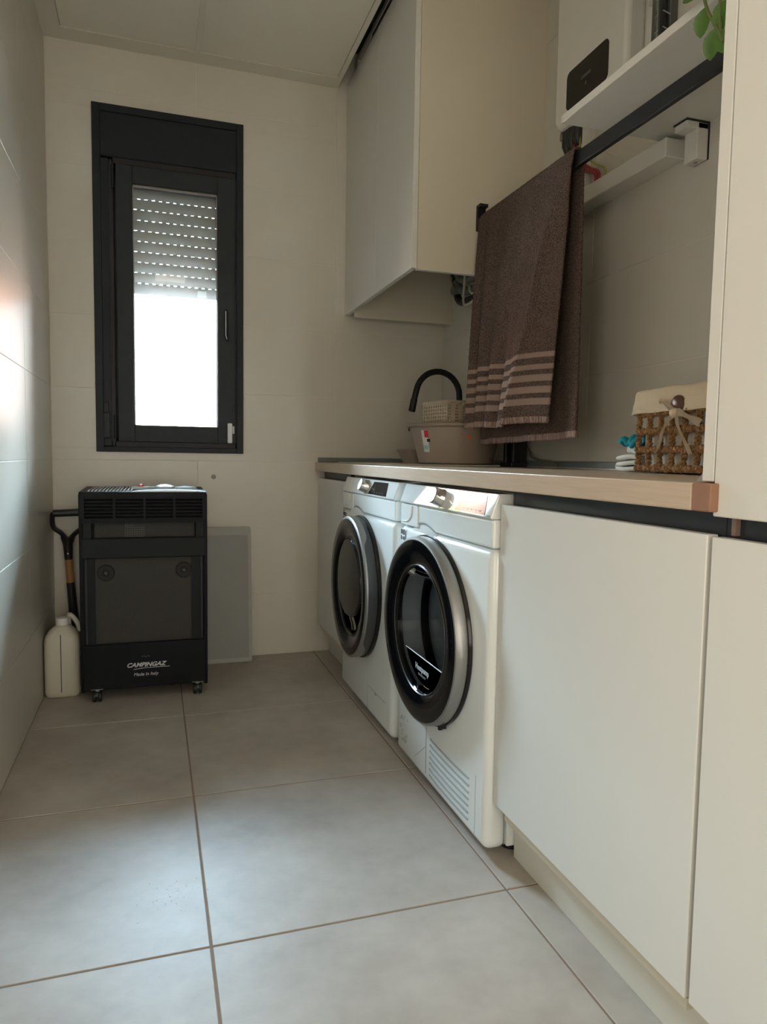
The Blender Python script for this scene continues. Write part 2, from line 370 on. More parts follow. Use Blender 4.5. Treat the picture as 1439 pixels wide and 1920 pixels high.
for k in range(40):
    a = random.uniform(.85, 1.12); c = random.uniform(-.32, -.08); r_ = random.uniform(.0006, .0018); lathe(bs, [(r_, .0001), (0, .0006)], (a, c, 0), 'z', 5)
tag(finish('dirt_specks', bs, mat('dirt', (.07, .05, .035), .9)), 'scattered dark dirt specks lying on the stone floor', 'dirt', kind='stuff')

# ceiling: solid slab above, plaster border with framed panels below
b = B(); bx(b, -.2, W + .2, YB - .15, .16, 2.66, 2.9); ceil = struct('ceiling', b, M['black_in'])  # slab coloured near black for the shade in the slot beside the cabinet
b = B(); y0 = -4.3
bx(b, 0, .068, YB, 0, ZC, ZC + .04); bx(b, 1.150, 1.170, YB, -.0, ZC, ZC + .04); bx(b, .068, 1.150, -.085, 0, ZC, ZC + .04)
finish('plaster_border', b, M['ceil'], ceil)
for xa, xb in ((.070, .564), (.584, 1.148)):
    for ya, yb in ((-2.1, -.088), (YB, -2.12)):
        b = B(); bx(b, xa, xb, ya, yb, ZC + .003, ZC + .02, .001); finish('panel', b, M['panel'], ceil)
b = B(); bx(b, .564, .584, YB, -.087, ZC - .001, ZC + .02); finish('cross_bar', b, M['ceil'], ceil)
b = B(); bx(b, .068, 1.15, -2.12, -2.10, ZC - .001, ZC + .02); finish('cross_bar', b, M['ceil'], ceil)
b = B(); bx(b, 1.236, 1.25, -.852, -.30, 2.536, 2.655); finish('slot_board', b, M['steel'], ceil)
b = B(); bx(b, 1.215, W, YB, -.90, ZC, ZC + .04); finish('plaster_border', b, M['ceil'], ceil)
t = thing('ceiling_fill', (.55, -3.6, ZC), 'added square ceiling fill light behind the viewpoint', 'lamp')  # unseen glowing panel added to fill the room with warm light
b = B(); bx(b, .40, .70, -3.75, -3.45, ZC - .03, ZC, .006, 2); finish('frame', b, M['whitepl'], t)
b = B(); bx(b, .42, .68, -3.73, -3.47, ZC - .034, ZC - .029, .002); finish('fill_panel', b, M['fillw'], t)

# ------------------------------------------------------------------ window
b = B(); x0, x1, z0, z1 = .168, .763, .900, 2.279
bx(b, x0, .198, -.012, .004, z0, z1, .0015); bx(b, .735, x1, -.012, .004, z0, z1, .0015); bx(b, .198, .735, -.012, .004, z0, .922, .0015); bx(b, .198, .735, -.012, .004, 2.250, z1, .0015)
win = struct('window_1', b, M['anth'])
b = B(); bx(b, .198, .735, -.007, .02, 2.080, 2.250, .002); finish('shutter_box_cover', b, M['anth'], win)
b = B()   # fixed frame behind the sash
bx(b, .19, .245, .002, .08, .915, 2.08, .001); bx(b, .73, .742, .002, .08, .915, 2.08); bx(b, .19, .742, .002, .08, .915, .943); bx(b, .19, .742, .002, .08, 2.058, 2.262); bx(b, .19, .275, .056, .08, .915, 2.1); bx(b, .705, .742, .056, .08, .915, 2.1); bx(b, .19, .742, .056, .08, .915, .965); bx(b, .19, .742, .056, .08, 2.03, 2.1)
bx(b, .232, .240, -.003, .01, .925, 2.07); finish('fixed_frame', b, M['gask'], win)
b = B(); bx(b, .198, .228, -.004, .02, .925, 2.072, .001); finish('fixed_frame', b, M['anth'], win)
b = B()   # sash
sx0, sx1, sz0, sz1 = .254, .728, .944, 2.053; gx0, gx1, gz0, gz1 = .318, .655, 1.010, 1.984
for q in ((sx0, gx0, sz0, sz1), (gx1, sx1, sz0, sz1), (gx0, gx1, sz0, gz0), (gx0, gx1, gz1, sz1)): bx(b, q[0], q[1], -.010, .055, q[2], q[3], .0015)
sash = finish('sash', b, M['anth2'], win)
b = B()
for q in ((gx0, gx0 + .004, gz0, gz1), (gx1 - .004, gx1, gz0, gz1), (gx0, gx1, gz0, gz0 + .004), (gx0, gx1, gz1 - .006, gz1)): bx(b, q[0], q[1], .006, .016, q[2], q[3])
finish('gasket', b, M['greyf'], sash)
b = B(); bx(b, gx0, gx1, .018, .022, gz0, gz1); finish('glass_pane', b, M['glass'], sash)
b = B(); tube(b, [(.690, -.011, 1.50), (.690, -.028, 1.505), (.690, -.030, 1.49), (.692, -.030, 1.395), (.697, -.012, 1.378)], .0045, 8, flat=.8); bx(b, .684, .700, -.014, -.009, 1.395, 1.50, .002)
finish('window_handle', b, M['anth'], sash, True)
b = B(); tube(b, [(.6865, -.034, 1.50), (.6865, -.034, 1.40), (.692, -.030, 1.383)], .0012, 6); finish('handle_edge', b, M['aluedge'], sash)
b = B(); tube(b, [(.243, -.012, 2.045), (.243, -.012, 1.955)], .006, 10); finish('hinge', b, M['anth'], win, True)
b = B(); tube(b, [(.243, -.012, 1.05), (.243, -.012, .955)], .006, 10); finish('hinge', b, M['anth'], win, True)
b = B(); bx(b, .196, .223, -.022, -.004, .955, 1.06, .003, 2); bx(b, .199, .219, -.012, -.004, 1.06, 1.10, .002); finish('strap_winder', b, M['anth2'], win)
b = B(); bx(b, .19, .742, .075, .16, .90, .925); bx(b, .10, .84, .15, .20, .89, .92); finish('outer_sill', b, M['render'], win)
t = thing('contact_sensor', (.707, -.010, .945), 'small white two-piece contact sensor on the lower right window sash', 'sensor')
b = B(); bx(b, .695, .7145, -.024, -.010, .945, 1.030, .003, 2); finish('housing', b, M['paper'], t)
b = B(); bx(b, .7165, .7235, -.022, -.010, .985, 1.018, .002, 2); finish('magnet', b, M['paper'], t)
# roller shutter: separate slats joined by webs that leave light slots
t = thing('roller_shutter', (.485, .09, 1.565), 'half lowered grey roller shutter with rows of light slots outside the window', 'shutter')
zt = 2.062; k = 0; z = 1.612
while z < 2.06:
    b = B(); bx(b, .20, .735, .086, .096, z + .0022, z + .0430, .002, 2)
    off = .0 if k % 2 else .0145; x = .195
    xs = [.205 + off + j * .0290 for j in range(19)]
    last = .20
    for xx in xs:
        if xx + .011 > .735: break
        bx(b, last, xx, .088, .093, z - .0012, z + .0034); last = xx + .011
    bx(b, last, .735, .088, .093, z - .0012, z + .0034)
    finish('slat', b, M['slat'], t, True); z += .0430; k += 1
b = B(); bx(b, .20, .735, .084, .098, 1.566, 1.6105, .003, 2); finish('bottom_bar', b, M['slat'], t, True)
b = B(); bx(b, .578, .616, .080, .085, 1.575, 1.599, .001); finish('stopper', b, M['paper'], t)
b = B(); bx(b, .18, .205, .075, .11, .92, 2.2); bx(b, .73, .75, .075, .11, .92, 2.2); finish('guide_rail', b, M['anth'], t)

# ------------------------------------------------------------------ outside the window
b = B(); bx(b, -30, 30, .3, 60, -.3, -.12); tag(finish('ground', b, M['paving']), kind='structure')
t = thing('neighbour_house', (2, 9, -.12), 'sunlit pink rendered house beyond the window', 'house')
b = B(); bx(b, -12, -.6, 9, 15, -.12, 3.1); bx(b, 2.6, 14, 10, 15, -.12, 3.3); finish('wall', b, M['pinkwall'], t)
b = B(); prism(b, [(8.6, 3.1), (15.4, 3.1), (12, 4.6)], 'x', -9.4, -.5); prism(b, [(9.6, 3.3), (15.4, 3.3), (12.5, 4.7)], 'x', 2.5, 14.4); finish('roof', b, M['rooft'], t)
b = B(); bx(b, -9, 14, 7.0, 7.2, -.12, 1.30); tag(finish('garden_wall', b, M['pinkwall']), 'low pink garden wall seen through the bottom of the window', 'wall')
b = B()
for k in range(420):
    a = random.uniform(0, 6.28); h = random.uniform(-.3, 1); rr = math.sqrt(max(0, 1 - h * h)) * random.uniform(.8, 1.05)
    c = Vector((-2.65 + .42 * rr * math.cos(a), 8.0 + .4 * rr * math.sin(a), 2.05 + .85 * h)); s = random.uniform(.05, .11)
    u = Vector((random.gauss(0, 1), random.gauss(0, 1), random.gauss(0, 1))).normalized(); v = u.orthogonal().normalized(); wv = u.cross(v)
    q = [b.verts.new(c + v * s), b.verts.new(c + wv * s * .5), b.verts.new(c - v * s), b.verts.new(c - wv * s * .5)]; b.faces.new(q)
t = thing('bush', (-2.7, 8, -.12), 'yellow green bush in the garden outside the window', 'bush')
o = finish('foliage', b, M['bush'], t); o['kind'] = 'stuff'
b = B(); tube(b, [(-2.7, 8, -.12), (-2.68, 8.02, 1.0), (-2.7, 8, 2.0)], [.07, .05, .03], 8); finish('trunk', b, M['stem'], t, True)

# ------------------------------------------------------------------ worktop and base cabinets
XD = 1.099; ZT = .867; ZU = .829
t = thing('worktop', (1.38, -1.2, ZU), 'long light oak laminate worktop above the two machines', 'worktop')
b = B(); bx(b, 1.0841, W, -2.358, -.0, ZU, ZT, .0022, 2); finish('slab', b, M['oak'], t)
b = B(); bx(b, 1.0841, W, -2.3925, -2.3585, ZU, ZT, .0022, 2); finish('end_cap', b, M['oakend'], t)['label'] = 'red brown bare end of the worktop'
t = thing('upstand', (1.1, 0, ZT), 'narrow grey splash strip along the worktop edge against the walls', 'strip')
for q in ((1.096, W - .0005, -.012, -.0005, .0225), (W - .012, W - .0005, -2.35, -.0125, .0245)):
    b = B(); bx(b, *q[:4], ZT + .001, ZT + q[4], .002); finish('strip', b, M['alu'], t)
b = B(); bx(b, W - .016, W - .010, -2.35, -.012, ZT + .0005, ZT + .004); finish('edge', b, M['aluedge'], t)

def base_cabinet(y0, y1, label, handle_side=None, x_back=1.66):
    t = thing('base_cabinet', ((XD + x_back) / 2, (y0 + y1) / 2, 0), label, 'cabinet')
    b = B(); bx(b, XD + .046, x_back, y0, y0 + .018, .10, .828); bx(b, XD + .046, x_back, y1 - .018, y1, .10, .828); bx(b, XD + .021, x_back, y0 + .018, y1 - .018, .10, .118)
    bx(b, x_back - .01, x_back, y0 + .018, y1 - .018, .118, .828); finish('carcass', b, M['lamside'], t)
    b = B(); bx(b, XD, XD + .019, y0 + .0015, y1 - .0015, .1355, .7975, .0012); finish('door', b, M['lam'], t)
    b = B(); bx(b, XD + .030, XD + .0455, y0, y1, .740, .828); finish('grip_channel', b, M['dark'], t)
    b = B(); bx(b, 1.1555, 1.172, y0, y1, 0, .1345, .0008); finish('plinth', b, M['plinth'], t)
    return t
base_cabinet(-.452, -.002, 'narrow white base cabinet in the corner left of the machines')
c2 = base_cabinet(-2.3765, -1.7775, 'wide white base cabinet right of the machines')
b = B(); tube(b, [(1.1555, -1.800, .103), (1.1535, -1.800, .103)], .002, 8); finish('screw', b, M['steel'], c2)

# tall unit at the right edge
t = thing('tall_cabinet', (1.38, -2.9, 0), 'floor to ceiling cream cabinet at the right edge beside the worktop', 'cabinet')
b = B(); bx(b, XD, W - .003, -2.3805, -2.3598, ZT + .002, 2.49, .001); finish('side_panel', b, M['lam'], t)
b = B(); bx(b, XD + .052, 1.66, -2.400, -2.3935, .10, .866); bx(b, XD + .02, 1.66, -3.598, -3.58, .10, 2.49); bx(b, XD + .05, 1.66, -3.58, -2.401, .10, .118); bx(b, 1.65, 1.66, -3.58, -2.401, .118, 2.49); bx(b, XD + .02, 1.66, -3.58, -2.385, 2.47, 2.49); finish('carcass', b, M['lamside'], t)
for ya, yb in ((-2.985, -2.383), (-3.598, -2.989)):
    b = B(); bx(b, XD - .001, XD + .0185, ya, yb, .823, 2.485, .0015); finish('door', b, M['lam'], t)
    b = B(); bx(b, XD, XD + .019, ya, yb, .1355, .7955, .0015); finish('door', b, M['lam'], t)
b = B(); bx(b, XD + .03, XD + .0515, -3.58, -2.378, .740, .8285); finish('grip_channel', b, M['dark'], t)
b = B(); bx(b, XD + .022, XD + .03, -2.4005, -2.3935, .798, .83); finish('divider', b, mat('board_edge', (.22, .15, .12), .6), t)
b = B(); bx(b, 1.1555, 1.172, -3.598, -2.378, 0, .1345, .0008); finish('plinth', b, M['plinth'], t)
b = B(); prism(b, [(1.112, ZT + .001), (1.27, ZT + .001), (1.27, .92), (1.148, .908)], 'y', -2.356, -2.335); tag(finish('grey_wedge', b, M['greyf']), 'pale grey wedge shaped foot standing on the worktop against the tall cabinet', 'wedge')

# ------------------------------------------------------------------ upper cabinet
XU = 1.214; ZL = 1.526
t = thing('upper_cabinet', (1.45, -.48, ZL), 'tall white wall cabinet hanging beside the window reaching the ceiling', 'cabinet')
for ya, yb in ((-.459, -.003), (-.872, -.4615)):
    b = B(); bx(b, XU, XU + .019, ya, yb, ZL, 2.516, .001); finish('door', b, M['lam'], t)
b = B(); bx(b, XU + .020, W, -.872, -.854, ZL - .001, 2.60, .0006); finish('side_panel', b, M['lamside'], t)
b = B(); bx(b, XU + .020, W, -.872, -.8535, ZL - .0035, ZL - .0012); finish('edge_band', b, M['lam'], t)
b = B(); bx(b, XU + .020, W, -.100, -.082, ZL - .022, 2.60, .0006); finish('side_panel', b, M['lamside'], t)
for zz in (1.80, 2.58):
    b = B(); bx(b, XU + .020, W - .001, -.853, -.101, zz, zz + .018); finish('shelf_board', b, M['lamside'], t)
b = B(); bx(b, XU + .0195, XU + .060, -.081, -.060, 1.548, 1.575, .003); finish('hinge', b, M['dark'], t)
# conduits below the cabinet
t = thing('conduit_bundle', (W - .05, -.28, 1.56), 'tangle of grey conduits and cables hanging under the wall cabinet', 'pipes')
def corr(b, pts, r):
    P = smoothpts(pts, 14); rr = [r * (1 + .10 * math.sin(i * 2.1)) for i in range(len(P))]; tube(b, P, rr, 10)
for pts, r in ((((1.655, -.16, 1.80), (1.660, -.20, 1.69), (1.665, -.27, 1.62), (1.668, -.40, 1.60), (1.668, -.62, 1.60)), .017), (((1.64, -.25, 1.80), (1.645, -.27, 1.68), (1.655, -.36, 1.645), (1.66, -.60, 1.64)), .015)):
    b = B(); corr(b, pts, r); finish('conduit', b, M['cabg'], t, True)
b = B(); corr(b, ((1.655, -.20, 1.80), (1.66, -.215, 1.66), (1.662, -.26, 1.575), (1.665, -.40, 1.56), (1.665, -.60, 1.56)), .016); finish('conduit', b, M['cabk'], t, True)
b = B(); lathe(b, [(.0, -.02), (.02, -.02), (.022, 0), (.02, .02), (0, .02)], (1.655, -.235, 1.625), 'x', 14); finish('conduit_joint', b, M['cabg'], t, True)
for pts in (((1.645, -.36, 1.80), (1.64, -.36, 1.68), (1.638, -.35, 1.56), (1.64, -.38, 1.535), (1.65, -.45, 1.55), (1.66, -.55, 1.60)), ((1.65, -.38, 1.61), (1.645, -.42, 1.575), (1.65, -.50, 1.575), (1.66, -.58, 1.61))):
    b = B(); tube(b, smoothpts(pts, 8), .0055, 8); finish('cable', b, M['cabw'], t, True)

# ------------------------------------------------------------------ shelf, rail, trunking, inverter
XS = 1.361; ZS = 1.727
b = B(); bx(b, XS, W, -2.359, -1.5365, ZS, ZS + .019, .0012); tag(finish('wall_shelf', b, M['whitepl']), 'thin white wall shelf above the towel beside the tall cabinet', 'shelf')
t = thing('shelf_bracket', (1.66, -1.645, 1.64), 'white angled bracket under the right part of the wall shelf', 'bracket')
b = B(); bx(b, 1.630, W - .0015, -1.667, -1.622, ZS - .020, ZS - .003, .003, 2); bx(b, 1.662, W - .0015, -1.667, -1.622, 1.637, ZS - .003, .003, 2); finish('arm', b, M['whitepl'], t)
b = B(); bx(b, 1.628, W, -1.669, -1.620, ZS - .003, ZS); bx(b, W - .0015, W, -1.669, -1.620, 1.638, ZS - .003); finish('pad', b, M['dark'], t)
b = B(); lathe(b, [(0, -.002), (.005, -.002), (.005, 0)], (1.678, -1.645, 1.637), 'z', 10); finish('screw', b, M['steel'], t)
t = thing('towel_rail', (1.458, -1.6, 1.66), 'flat black metal rail running from the wall cabinet to the tall cabinet', 'rail')
b = B(); bx(b, 1.4505, 1.4655, -2.352, -.885, 1.662, 1.700, .0015); finish('bar', b, M['faucet'], t)
for ya, yb in ((-.8855, -.8725), (-2.3590, -2.348)):
    b = B(); bx(b, 1.444, 1.474, ya, yb, 1.700 if False else 1.668, 1.752, .001); b2 = (ya + yb) / 2
    bx(b, 1.4445, 1.4500, (ya if ya > -1 else ya) - (.018 if ya > -1 else -.011), (ya if ya > -1 else yb), 1.668, 1.706); bx(b, 1.444, 1.474, ya - (.018 if ya > -1 else -.011), ya if ya > -1 else yb + .0105, 1.742, 1.752)
    finish('bracket', b, M['faucet'], t)
t = thing('cable_trunking', (1.66, -1.2, 1.68), 'white plastic cable trunking on the wall below the shelf', 'trunking')
b = B(); bx(b, 1.634, W, -1.588, -.90, 1.668, 1.716, .002); finish('channel', b, M['whitepl'], t)
b = B(); bx(b, 1.662, W, -1.165, -1.06, 1.7165, 1.929, .002); finish('channel', b, M['whitepl'], t)

t = thing('inverter', (1.66, -1.24, 1.93), 'white rounded wall mounted inverter box with a black display', 'inverter')
b = B(); bx(b, 1.622, W - .012, -1.424, -1.058, 1.931, 2.43, .045, 6, only='x')
o = finish('housing', b, M['whitepl'], t, True)
bv = o.modifiers.new('bevel', 'BEVEL'); bv.width = .014; bv.segments = 3; bv.limit_method = 'ANGLE'; bv.angle_limit = math.radians(50)
b = B(); prism(b, rrect(-1.345, -1.132, 1.972, 2.086, .018), 'x', 1.6205, 1.6225); finish('display', b, M['idisp'], t)
b = B(); prism(b, rrect(-1.262, -1.212, 2.030, 2.040, .002, 2), 'x', 1.6200, 1.6206); finish('screen', b, mat('lcd', (.05, .06, .055), .3), t)
b = B(); lathe(b, [(0, -.0007), (.006, -.0007), (.006, 0)], (1.6205, -1.237, 2.012), 'x', 12, sc=(.7, 1)); finish('button', b, M['dgrey'], t)
b = B(); prism(b, [(-1.43, 1.99), (-1.455, 2.01), (-1.455, 2.11), (-1.43, 2.13), (-1.43, 2.40), (-1.05, 2.40), (-1.05, 1.94), (-1.43, 1.94)], 'x', W - .012, W); finish('back_plate', b, M['whitepl'], t)
b = B(); bx(b, 1.672, W - .001, -1.535, -1.46, 1.90, 2.43, .002); tag(finish('switch_box', b, M['dark_steel']), 'flat dark grey metal housing on the wall right of the inverter', 'box')
t = thing('cable_clip', (1.66, -1.52, 1.99), 'wire clip holding black cables above the shelf', 'clip')
b = B()
for zz in (2.005, 2.045, 2.085): tube(b, [(1.668, -1.485, zz), (1.655, -1.50, zz + .012), (1.655, -1.53, zz + .012), (1.668, -1.54, zz)], .0016, 6)
tube(b, [(1.655, -1.507, 1.97), (1.655, -1.507, 2.2)], .0016, 6); finish('wire', b, M['steel'], t, True)
b = B(); tube(b, smoothpts([(1.66, -1.525, 1.95), (1.661, -1.522, 2.0), (1.66, -1.52, 2.1), (1.662, -1.52, 2.3)], 4), .011, 8); finish('cable', b, M['cabk'], t, True)
t = thing('inverter_cables', (1.66, -1.13, 1.85), 'black connectors with red and yellow green wires below the inverter', 'cables')
for yy, zz in ((-1.095, 1.868), (-1.125, 1.86), (-1.155, 1.872), (-1.110, 1.885)):
    b = B(); tube(b, [(1.650, yy, 1.935), (1.650, yy, zz + .02), (1.652, yy - .004, zz)], [.015, .015, .010], 10); finish('connector', b, M['cabk'], t, True)
for k, (yy, e, mm) in enumerate(((-1.10, -1.205, 'cabred'), (-1.12, -1.215, 'cabred'), (-1.135, -1.225, 'cabred'), (-1.165, -1.255, 'cabyg'), (-1.235, -1.33, 'cabw'))):
    b = B(); tube(b, smoothpts([(1.652, yy, 1.90), (1.652, yy - .012, 1.84), (1.664, (yy + e) / 2 - .02, 1.79), (1.664, e - .03, 1.755), (1.662, e - .035, 1.7175)], 6), .0042 if mm == 'cabred' else .0028, 8); finish('wire', b, M[mm], t, True)
b = B(); tube(b, smoothpts([(1.64, -1.08, 1.945), (1.64, -1.075, 1.915), (1.642, -1.10, 1.905), (1.645, -1.115, 1.903)], 5), .003, 6); finish('wire', b, M['cabg'], t, True)
b = B(); tube(b, smoothpts([(1.68, -1.56, 1.7265), (1.676, -1.45, 1.722), (1.68, -1.38, 1.7235)], 5), .007, 8, flat=.45); finish('wire', b, M['cabk'], t, True)

# trailing plant
t = thing('trailing_plant', (1.50, -2.12, ZS + .019), 'green vine trailing over the shelf front beside the tall cabinet', 'plant')
b = B(); lathe(b, [(0, .0), (.045, 0), (.06, .10), (.055, .10), (.05, .085), (0, .085)], (1.50, -2.14, ZS + .019), 'z', 20); finish('pot', b, M['terracotta'], t, True)
vine = smoothpts([(1.49, -2.13, 1.84), (1.42, -2.06, 1.87), (1.352, -2.02, 1.80), (1.338, -2.040, 1.738), (1.336, -2.056, 1.695), (1.336, -2.075, 1.662), (1.334, -2.10, 1.62)], 6)
b = B(); tube(b, vine, .0032, 6)
vine2 = smoothpts([(1.50, -2.15, 1.84), (1.42, -2.12, 1.86), (1.35, -2.085, 1.79), (1.336, -2.085, 1.70), (1.336, -2.09, 1.64)], 6); tube(b, vine2, .0028, 6); finish('stem', b, M['stem'], t, True)
def leaf(c, d, n, L, wd):
    d = Vector(d).normalized(); n = Vector(n); n = (n - d * n.dot(d)).normalized(); s = d.cross(n); b = B(); c = Vector(c)
    prof = [(0, .08), (.15, .55), (.35, .95), (.55, 1.0), (.75, .85), (.9, .5), (1, .0)]; rows = []
    for u, wv in prof:
        p = c + d * (L * u) - n * (L * .18 * u * u); rows.append([b.verts.new(p + s * (wv * wd / 2) + n * .15 * wd * wv), b.verts.new(p), b.verts.new(p - s * (wv * wd / 2) + n * .15 * wd * wv)])
    for i in range(len(rows) - 1):
        for k in range(2): b.faces.new((rows[i][k], rows[i][k + 1], rows[i + 1][k + 1], rows[i + 1][k]))
    finish('leaf', b, M['leaf'], t, True)
for c, d, n, L, wd in (((1.338, -2.035, 1.735), (-.1, .9, .55), (-1, -.3, .2), .050, .036), ((1.336, -2.045, 1.722), (-.2, -.6, .75), (-1, -.3, .3), .055, .026), ((1.336, -2.052, 1.705), (-.1, .25, -1), (-1, -.5, 0), .048, .030),
                       ((1.336, -2.075, 1.665), (0, -.5, .6), (-1, -.3, 0), .035, .026), ((1.336, -2.078, 1.655), (-.1, .2, -1), (-1, -.5, .1), .050, .032), ((1.336, -2.09, 1.645), (0, -.3, -1), (-1, 0, 0), .045, .03),
                       ((1.34, -2.02, 1.77), (-.2, .6, .4), (-1, -.3, .2), .05, .036), ((1.336, -2.09, 1.69), (0, .1, -1), (-1, -.3, 0), .045, .03)):
    leaf(c, d, n, L, wd)

# ------------------------------------------------------------------ washing machines
XF = 1.083
def machine(y0, y1, yc, kind, label, SY, DX):
    """y0 = near side, y1 = far side; the far side is the machine's left"""
    ZB, ZTOP, zc = .018, .821, .443
    t = thing('washing_machine' if kind == 'washer' else 'tumble_dryer', (1.38, (y0 + y1) / 2, 0), label, 'washing machine' if kind == 'washer' else 'dryer')
    def dfin(nm, b, *a):
        for v in b.verts:
            v.co.y = yc + (v.co.y - yc) * SY
            if v.co.x < XF: v.co.x = XF + (v.co.x - XF) * DX
        return finish(nm, b, *a)
    def Y(u): return y1 - u          # u = distance from the machine's left edge
    b = B(); bx(b, XF + .057, 1.66, y0 + .003, y1 - .003, ZB + .004, ZTOP, .004, 2); body = finish('body', b, M['white'], t, True)
    b = B(); bx(b, XF, XF + .060, y0, y1, ZB, .6995, .022, 5)
    hp = [(Y(.10), .690)] + [(Y(.10 + .17 * k / 12), .6985 + .016 * math.sin(math.pi * k / 12)) for k in range(13)] + [(Y(.27), .690)]; prism(b, hp, 'x', XF + .004, XF + .055); fas = finish('front_panel', b, M['white'], t, True)
    b = B(); lathe(b, [(0, -.05), (.212, -.05), (.212, .5), (0, .5)], (XF, yc, zc), 'x', 48); cut(fas, b)
    b = B(); lathe(b, [(0, 0), (.212, 0), (.212, .45), (0, .45)], (XF + .03, yc, zc), 'x', 48); cut(body, b)
    # upper fascia, its lower edge following the step line with a hump over the door
    b = B(); pts = [(y1 - .004, .7005), (Y(.10), .7005)]
    for k in range(9):
        a = k / 8; pts.append((Y(.10 + .17 * a), .7005 + .016 * math.sin(math.pi * a)))
    pts += [(Y(.30), .7005), (y0 + .004, .7005), (y0 + .004, .7635), (y1 - .004, .7635)]
    prism(b, pts, 'x', XF + .0025, XF + .060); up = finish('top_fascia', b, M['white'], t)
    bv = up.modifiers.new('bevel', 'BEVEL'); bv.width = .006; bv.segments = 3; bv.limit_method = 'ANGLE'; bv.angle_limit = math.radians(50)
    # seam
    b = B(); line = [(XF + .0022, Y(.012), .7000), (XF + .0022, Y(.10), .7000)] + [(XF + .0022, Y(.10 + .17 * k / 8), .7000 + .016 * math.sin(math.pi * k / 8)) for k in range(1, 9)] + [(XF + .0022, y0 + .014, .7000)]
    tube(b, line, .0008, 6); finish('seam', b, M['seam'], t)
    # drawer with the scooped grip
    b = B(); prism(b, rrect(Y(.145), Y(.010), .703, .762, .006, 3), 'x', XF - .0005, XF + .004); dr = finish('detergent_drawer', b, M['white'], t)
    b = B(); tube(b, smoothpts([(XF - .001, Y(.105), .760), (XF - .0015, Y(.10), .735), (XF - .0015, Y(.075), .716), (XF - .001, Y(.03), .711)], 6), .0022, 6); finish('grip_lip', b, M['white'], dr, True)
    # control panel, tilted slightly upwards
    prof = [(XF + .000, .7640), (XF - .004, .7665), (XF + .0145, .8175), (XF + .017, .8195), (XF + .056, .8195), (XF + .056, .7640)]
    b = B(); prism(b, [(x, z) for x, z in prof], 'y', Y(.005), y0 + .005)
    cp = finish('control_panel', b, M['gloss_white'], t); bv = cp.modifiers.new('bevel', 'BEVEL'); bv.width = .003; bv.segments = 2; bv.limit_method = 'ANGLE'; bv.angle_limit = math.radians(50)
    def PX(z): return XF - .004 + (z - .7665) / (.8175 - .7665) * .0185
    nrm = Vector((-.051, 0, .0185)).normalized(); upv = Vector((.0185, 0, .051)).normalized()
    # display
    q = [(Y(.368 if kind == 'washer' else .43), .8125), (Y(.515 if kind == 'washer' else .548), .8135), (Y(.535 if kind == 'washer' else .565), .7715), (Y(.342 if kind == 'washer' else .40), .7715)]
    b = B(); A = [b.verts.new((PX(z) - .0010, y, z)) for y, z in q]; C_ = [b.verts.new((PX(z) + .001, y, z)) for y, z in q]; b.faces.new(A); b.faces.new(C_[::-1])
    for k in range(4): b.faces.new((A[k], C_[k], C_[(k + 1) % 4], A[(k + 1) % 4]))
    dsp = finish('display', b, M['mdisp'], t)
    for k in range(5):
        yy = Y(.45 + k * .022 if kind != 'washer' else .38 + k * .028); b = B(); bx(b, PX(.779) - .0014, PX(.779), yy - .003, yy + .003, .7782, .7796); finish('display_symbol', b, M['slotg'], dsp)
    # knob
    kc = Vector((PX(.793) - .001, Y(.30), .793)); R3 = nrm.to_track_quat('Z', 'Y').to_matrix().to_4x4()
    b = B(); tmp = B(); lathe(tmp, [(0, .026), (.019, .026), (.0215, .0235), (.0225, .004), (.0245, .001), (.0245, 0), (0, 0)], (0, 0, 0), 'z', 32, [0, 0, 1, 1, 1, 0]); merge(b, tmp, Matrix.Translation(kc) @ R3)
    finish('knob', b, [M['silver'], M['chrome']], t, True)
    text('lettering', 'SAMSUNG', .0125, face_m((PX(.797) - .0006, Y(.075), .793), (0, -1, 0), upv), M['textg'], t, bold=.0002)
    if kind == 'dryer':
        text('lettering', 'DV90T', .006, face_m((PX(.768) - .0006, Y(.582), .769), (0, -1, 0), upv), M['textg'], t)
    # sticker with black and white fields
    b = B(); bx(b, XF - .0006, XF + .001, Y(.060), Y(.010), .652, .688); st = finish('energy_sticker', b, M['paper'], t)
    b = B()
    for u0, u1, za, zb in ((.012, .022, .672, .686), (.012, .020, .655, .668), (.024, .030, .672, .685), (.033, .044, .670, .686), (.034, .045, .655, .666), (.049, .057, .658, .684), (.024, .030, .656, .665)): bx(b, XF - .0010, XF - .0004, Y(u1), Y(u0), za, zb)
    finish('printing', b, M['ink'], st)['kind'] = 'stuff'
    # ---- door
    RO = .243
    b = B(); lathe(b, [(.222, .002), (.2480, .0), (.2495, -.004), (.2480, -.012), (.243, -.014)], (XF, yc, zc), 'x', 72); dfin('door_seat', b, M['rblack'], t, True)
    b = B()
    lathe(b, [(.243, -.012), (.2445, -.014)], (XF, yc, zc), 'x', 96)
    if kind == 'dryer':
        lathe(b, [(.2445, -.014), (.2455, -.018), (.2440, -.046), (.2410, -.052), (.2365, -.0535)], (XF, yc, zc), 'x', 96); ring = dfin('door_rim', b, M['silver'], t, True)
        for a in (-64, -58):
            b = B(); bx(b, XF - .022, XF - .010, yc - .2475 * math.cos(math.radians(a)) - .004, yc - .2475 * math.cos(math.radians(a)) + .004, zc + .2475 * math.sin(math.radians(a)) - .008, zc + .2475 * math.sin(math.radians(a)) + .008); dfin('door_latch', b, M['rblack'], ring)
    else:
        lathe(b, [(.2455, -.044), (.2450, -.050), (.2410, -.0525), (.2365, -.0535)], (XF, yc, zc), 'x', 96)
        A_, Z_ = 139, 221       # the dark grip sits between these angles, towards the viewer
        prof = [(-.014, -.016), (-.014, -.046)]
        n = 110; rows = [[], [], []]
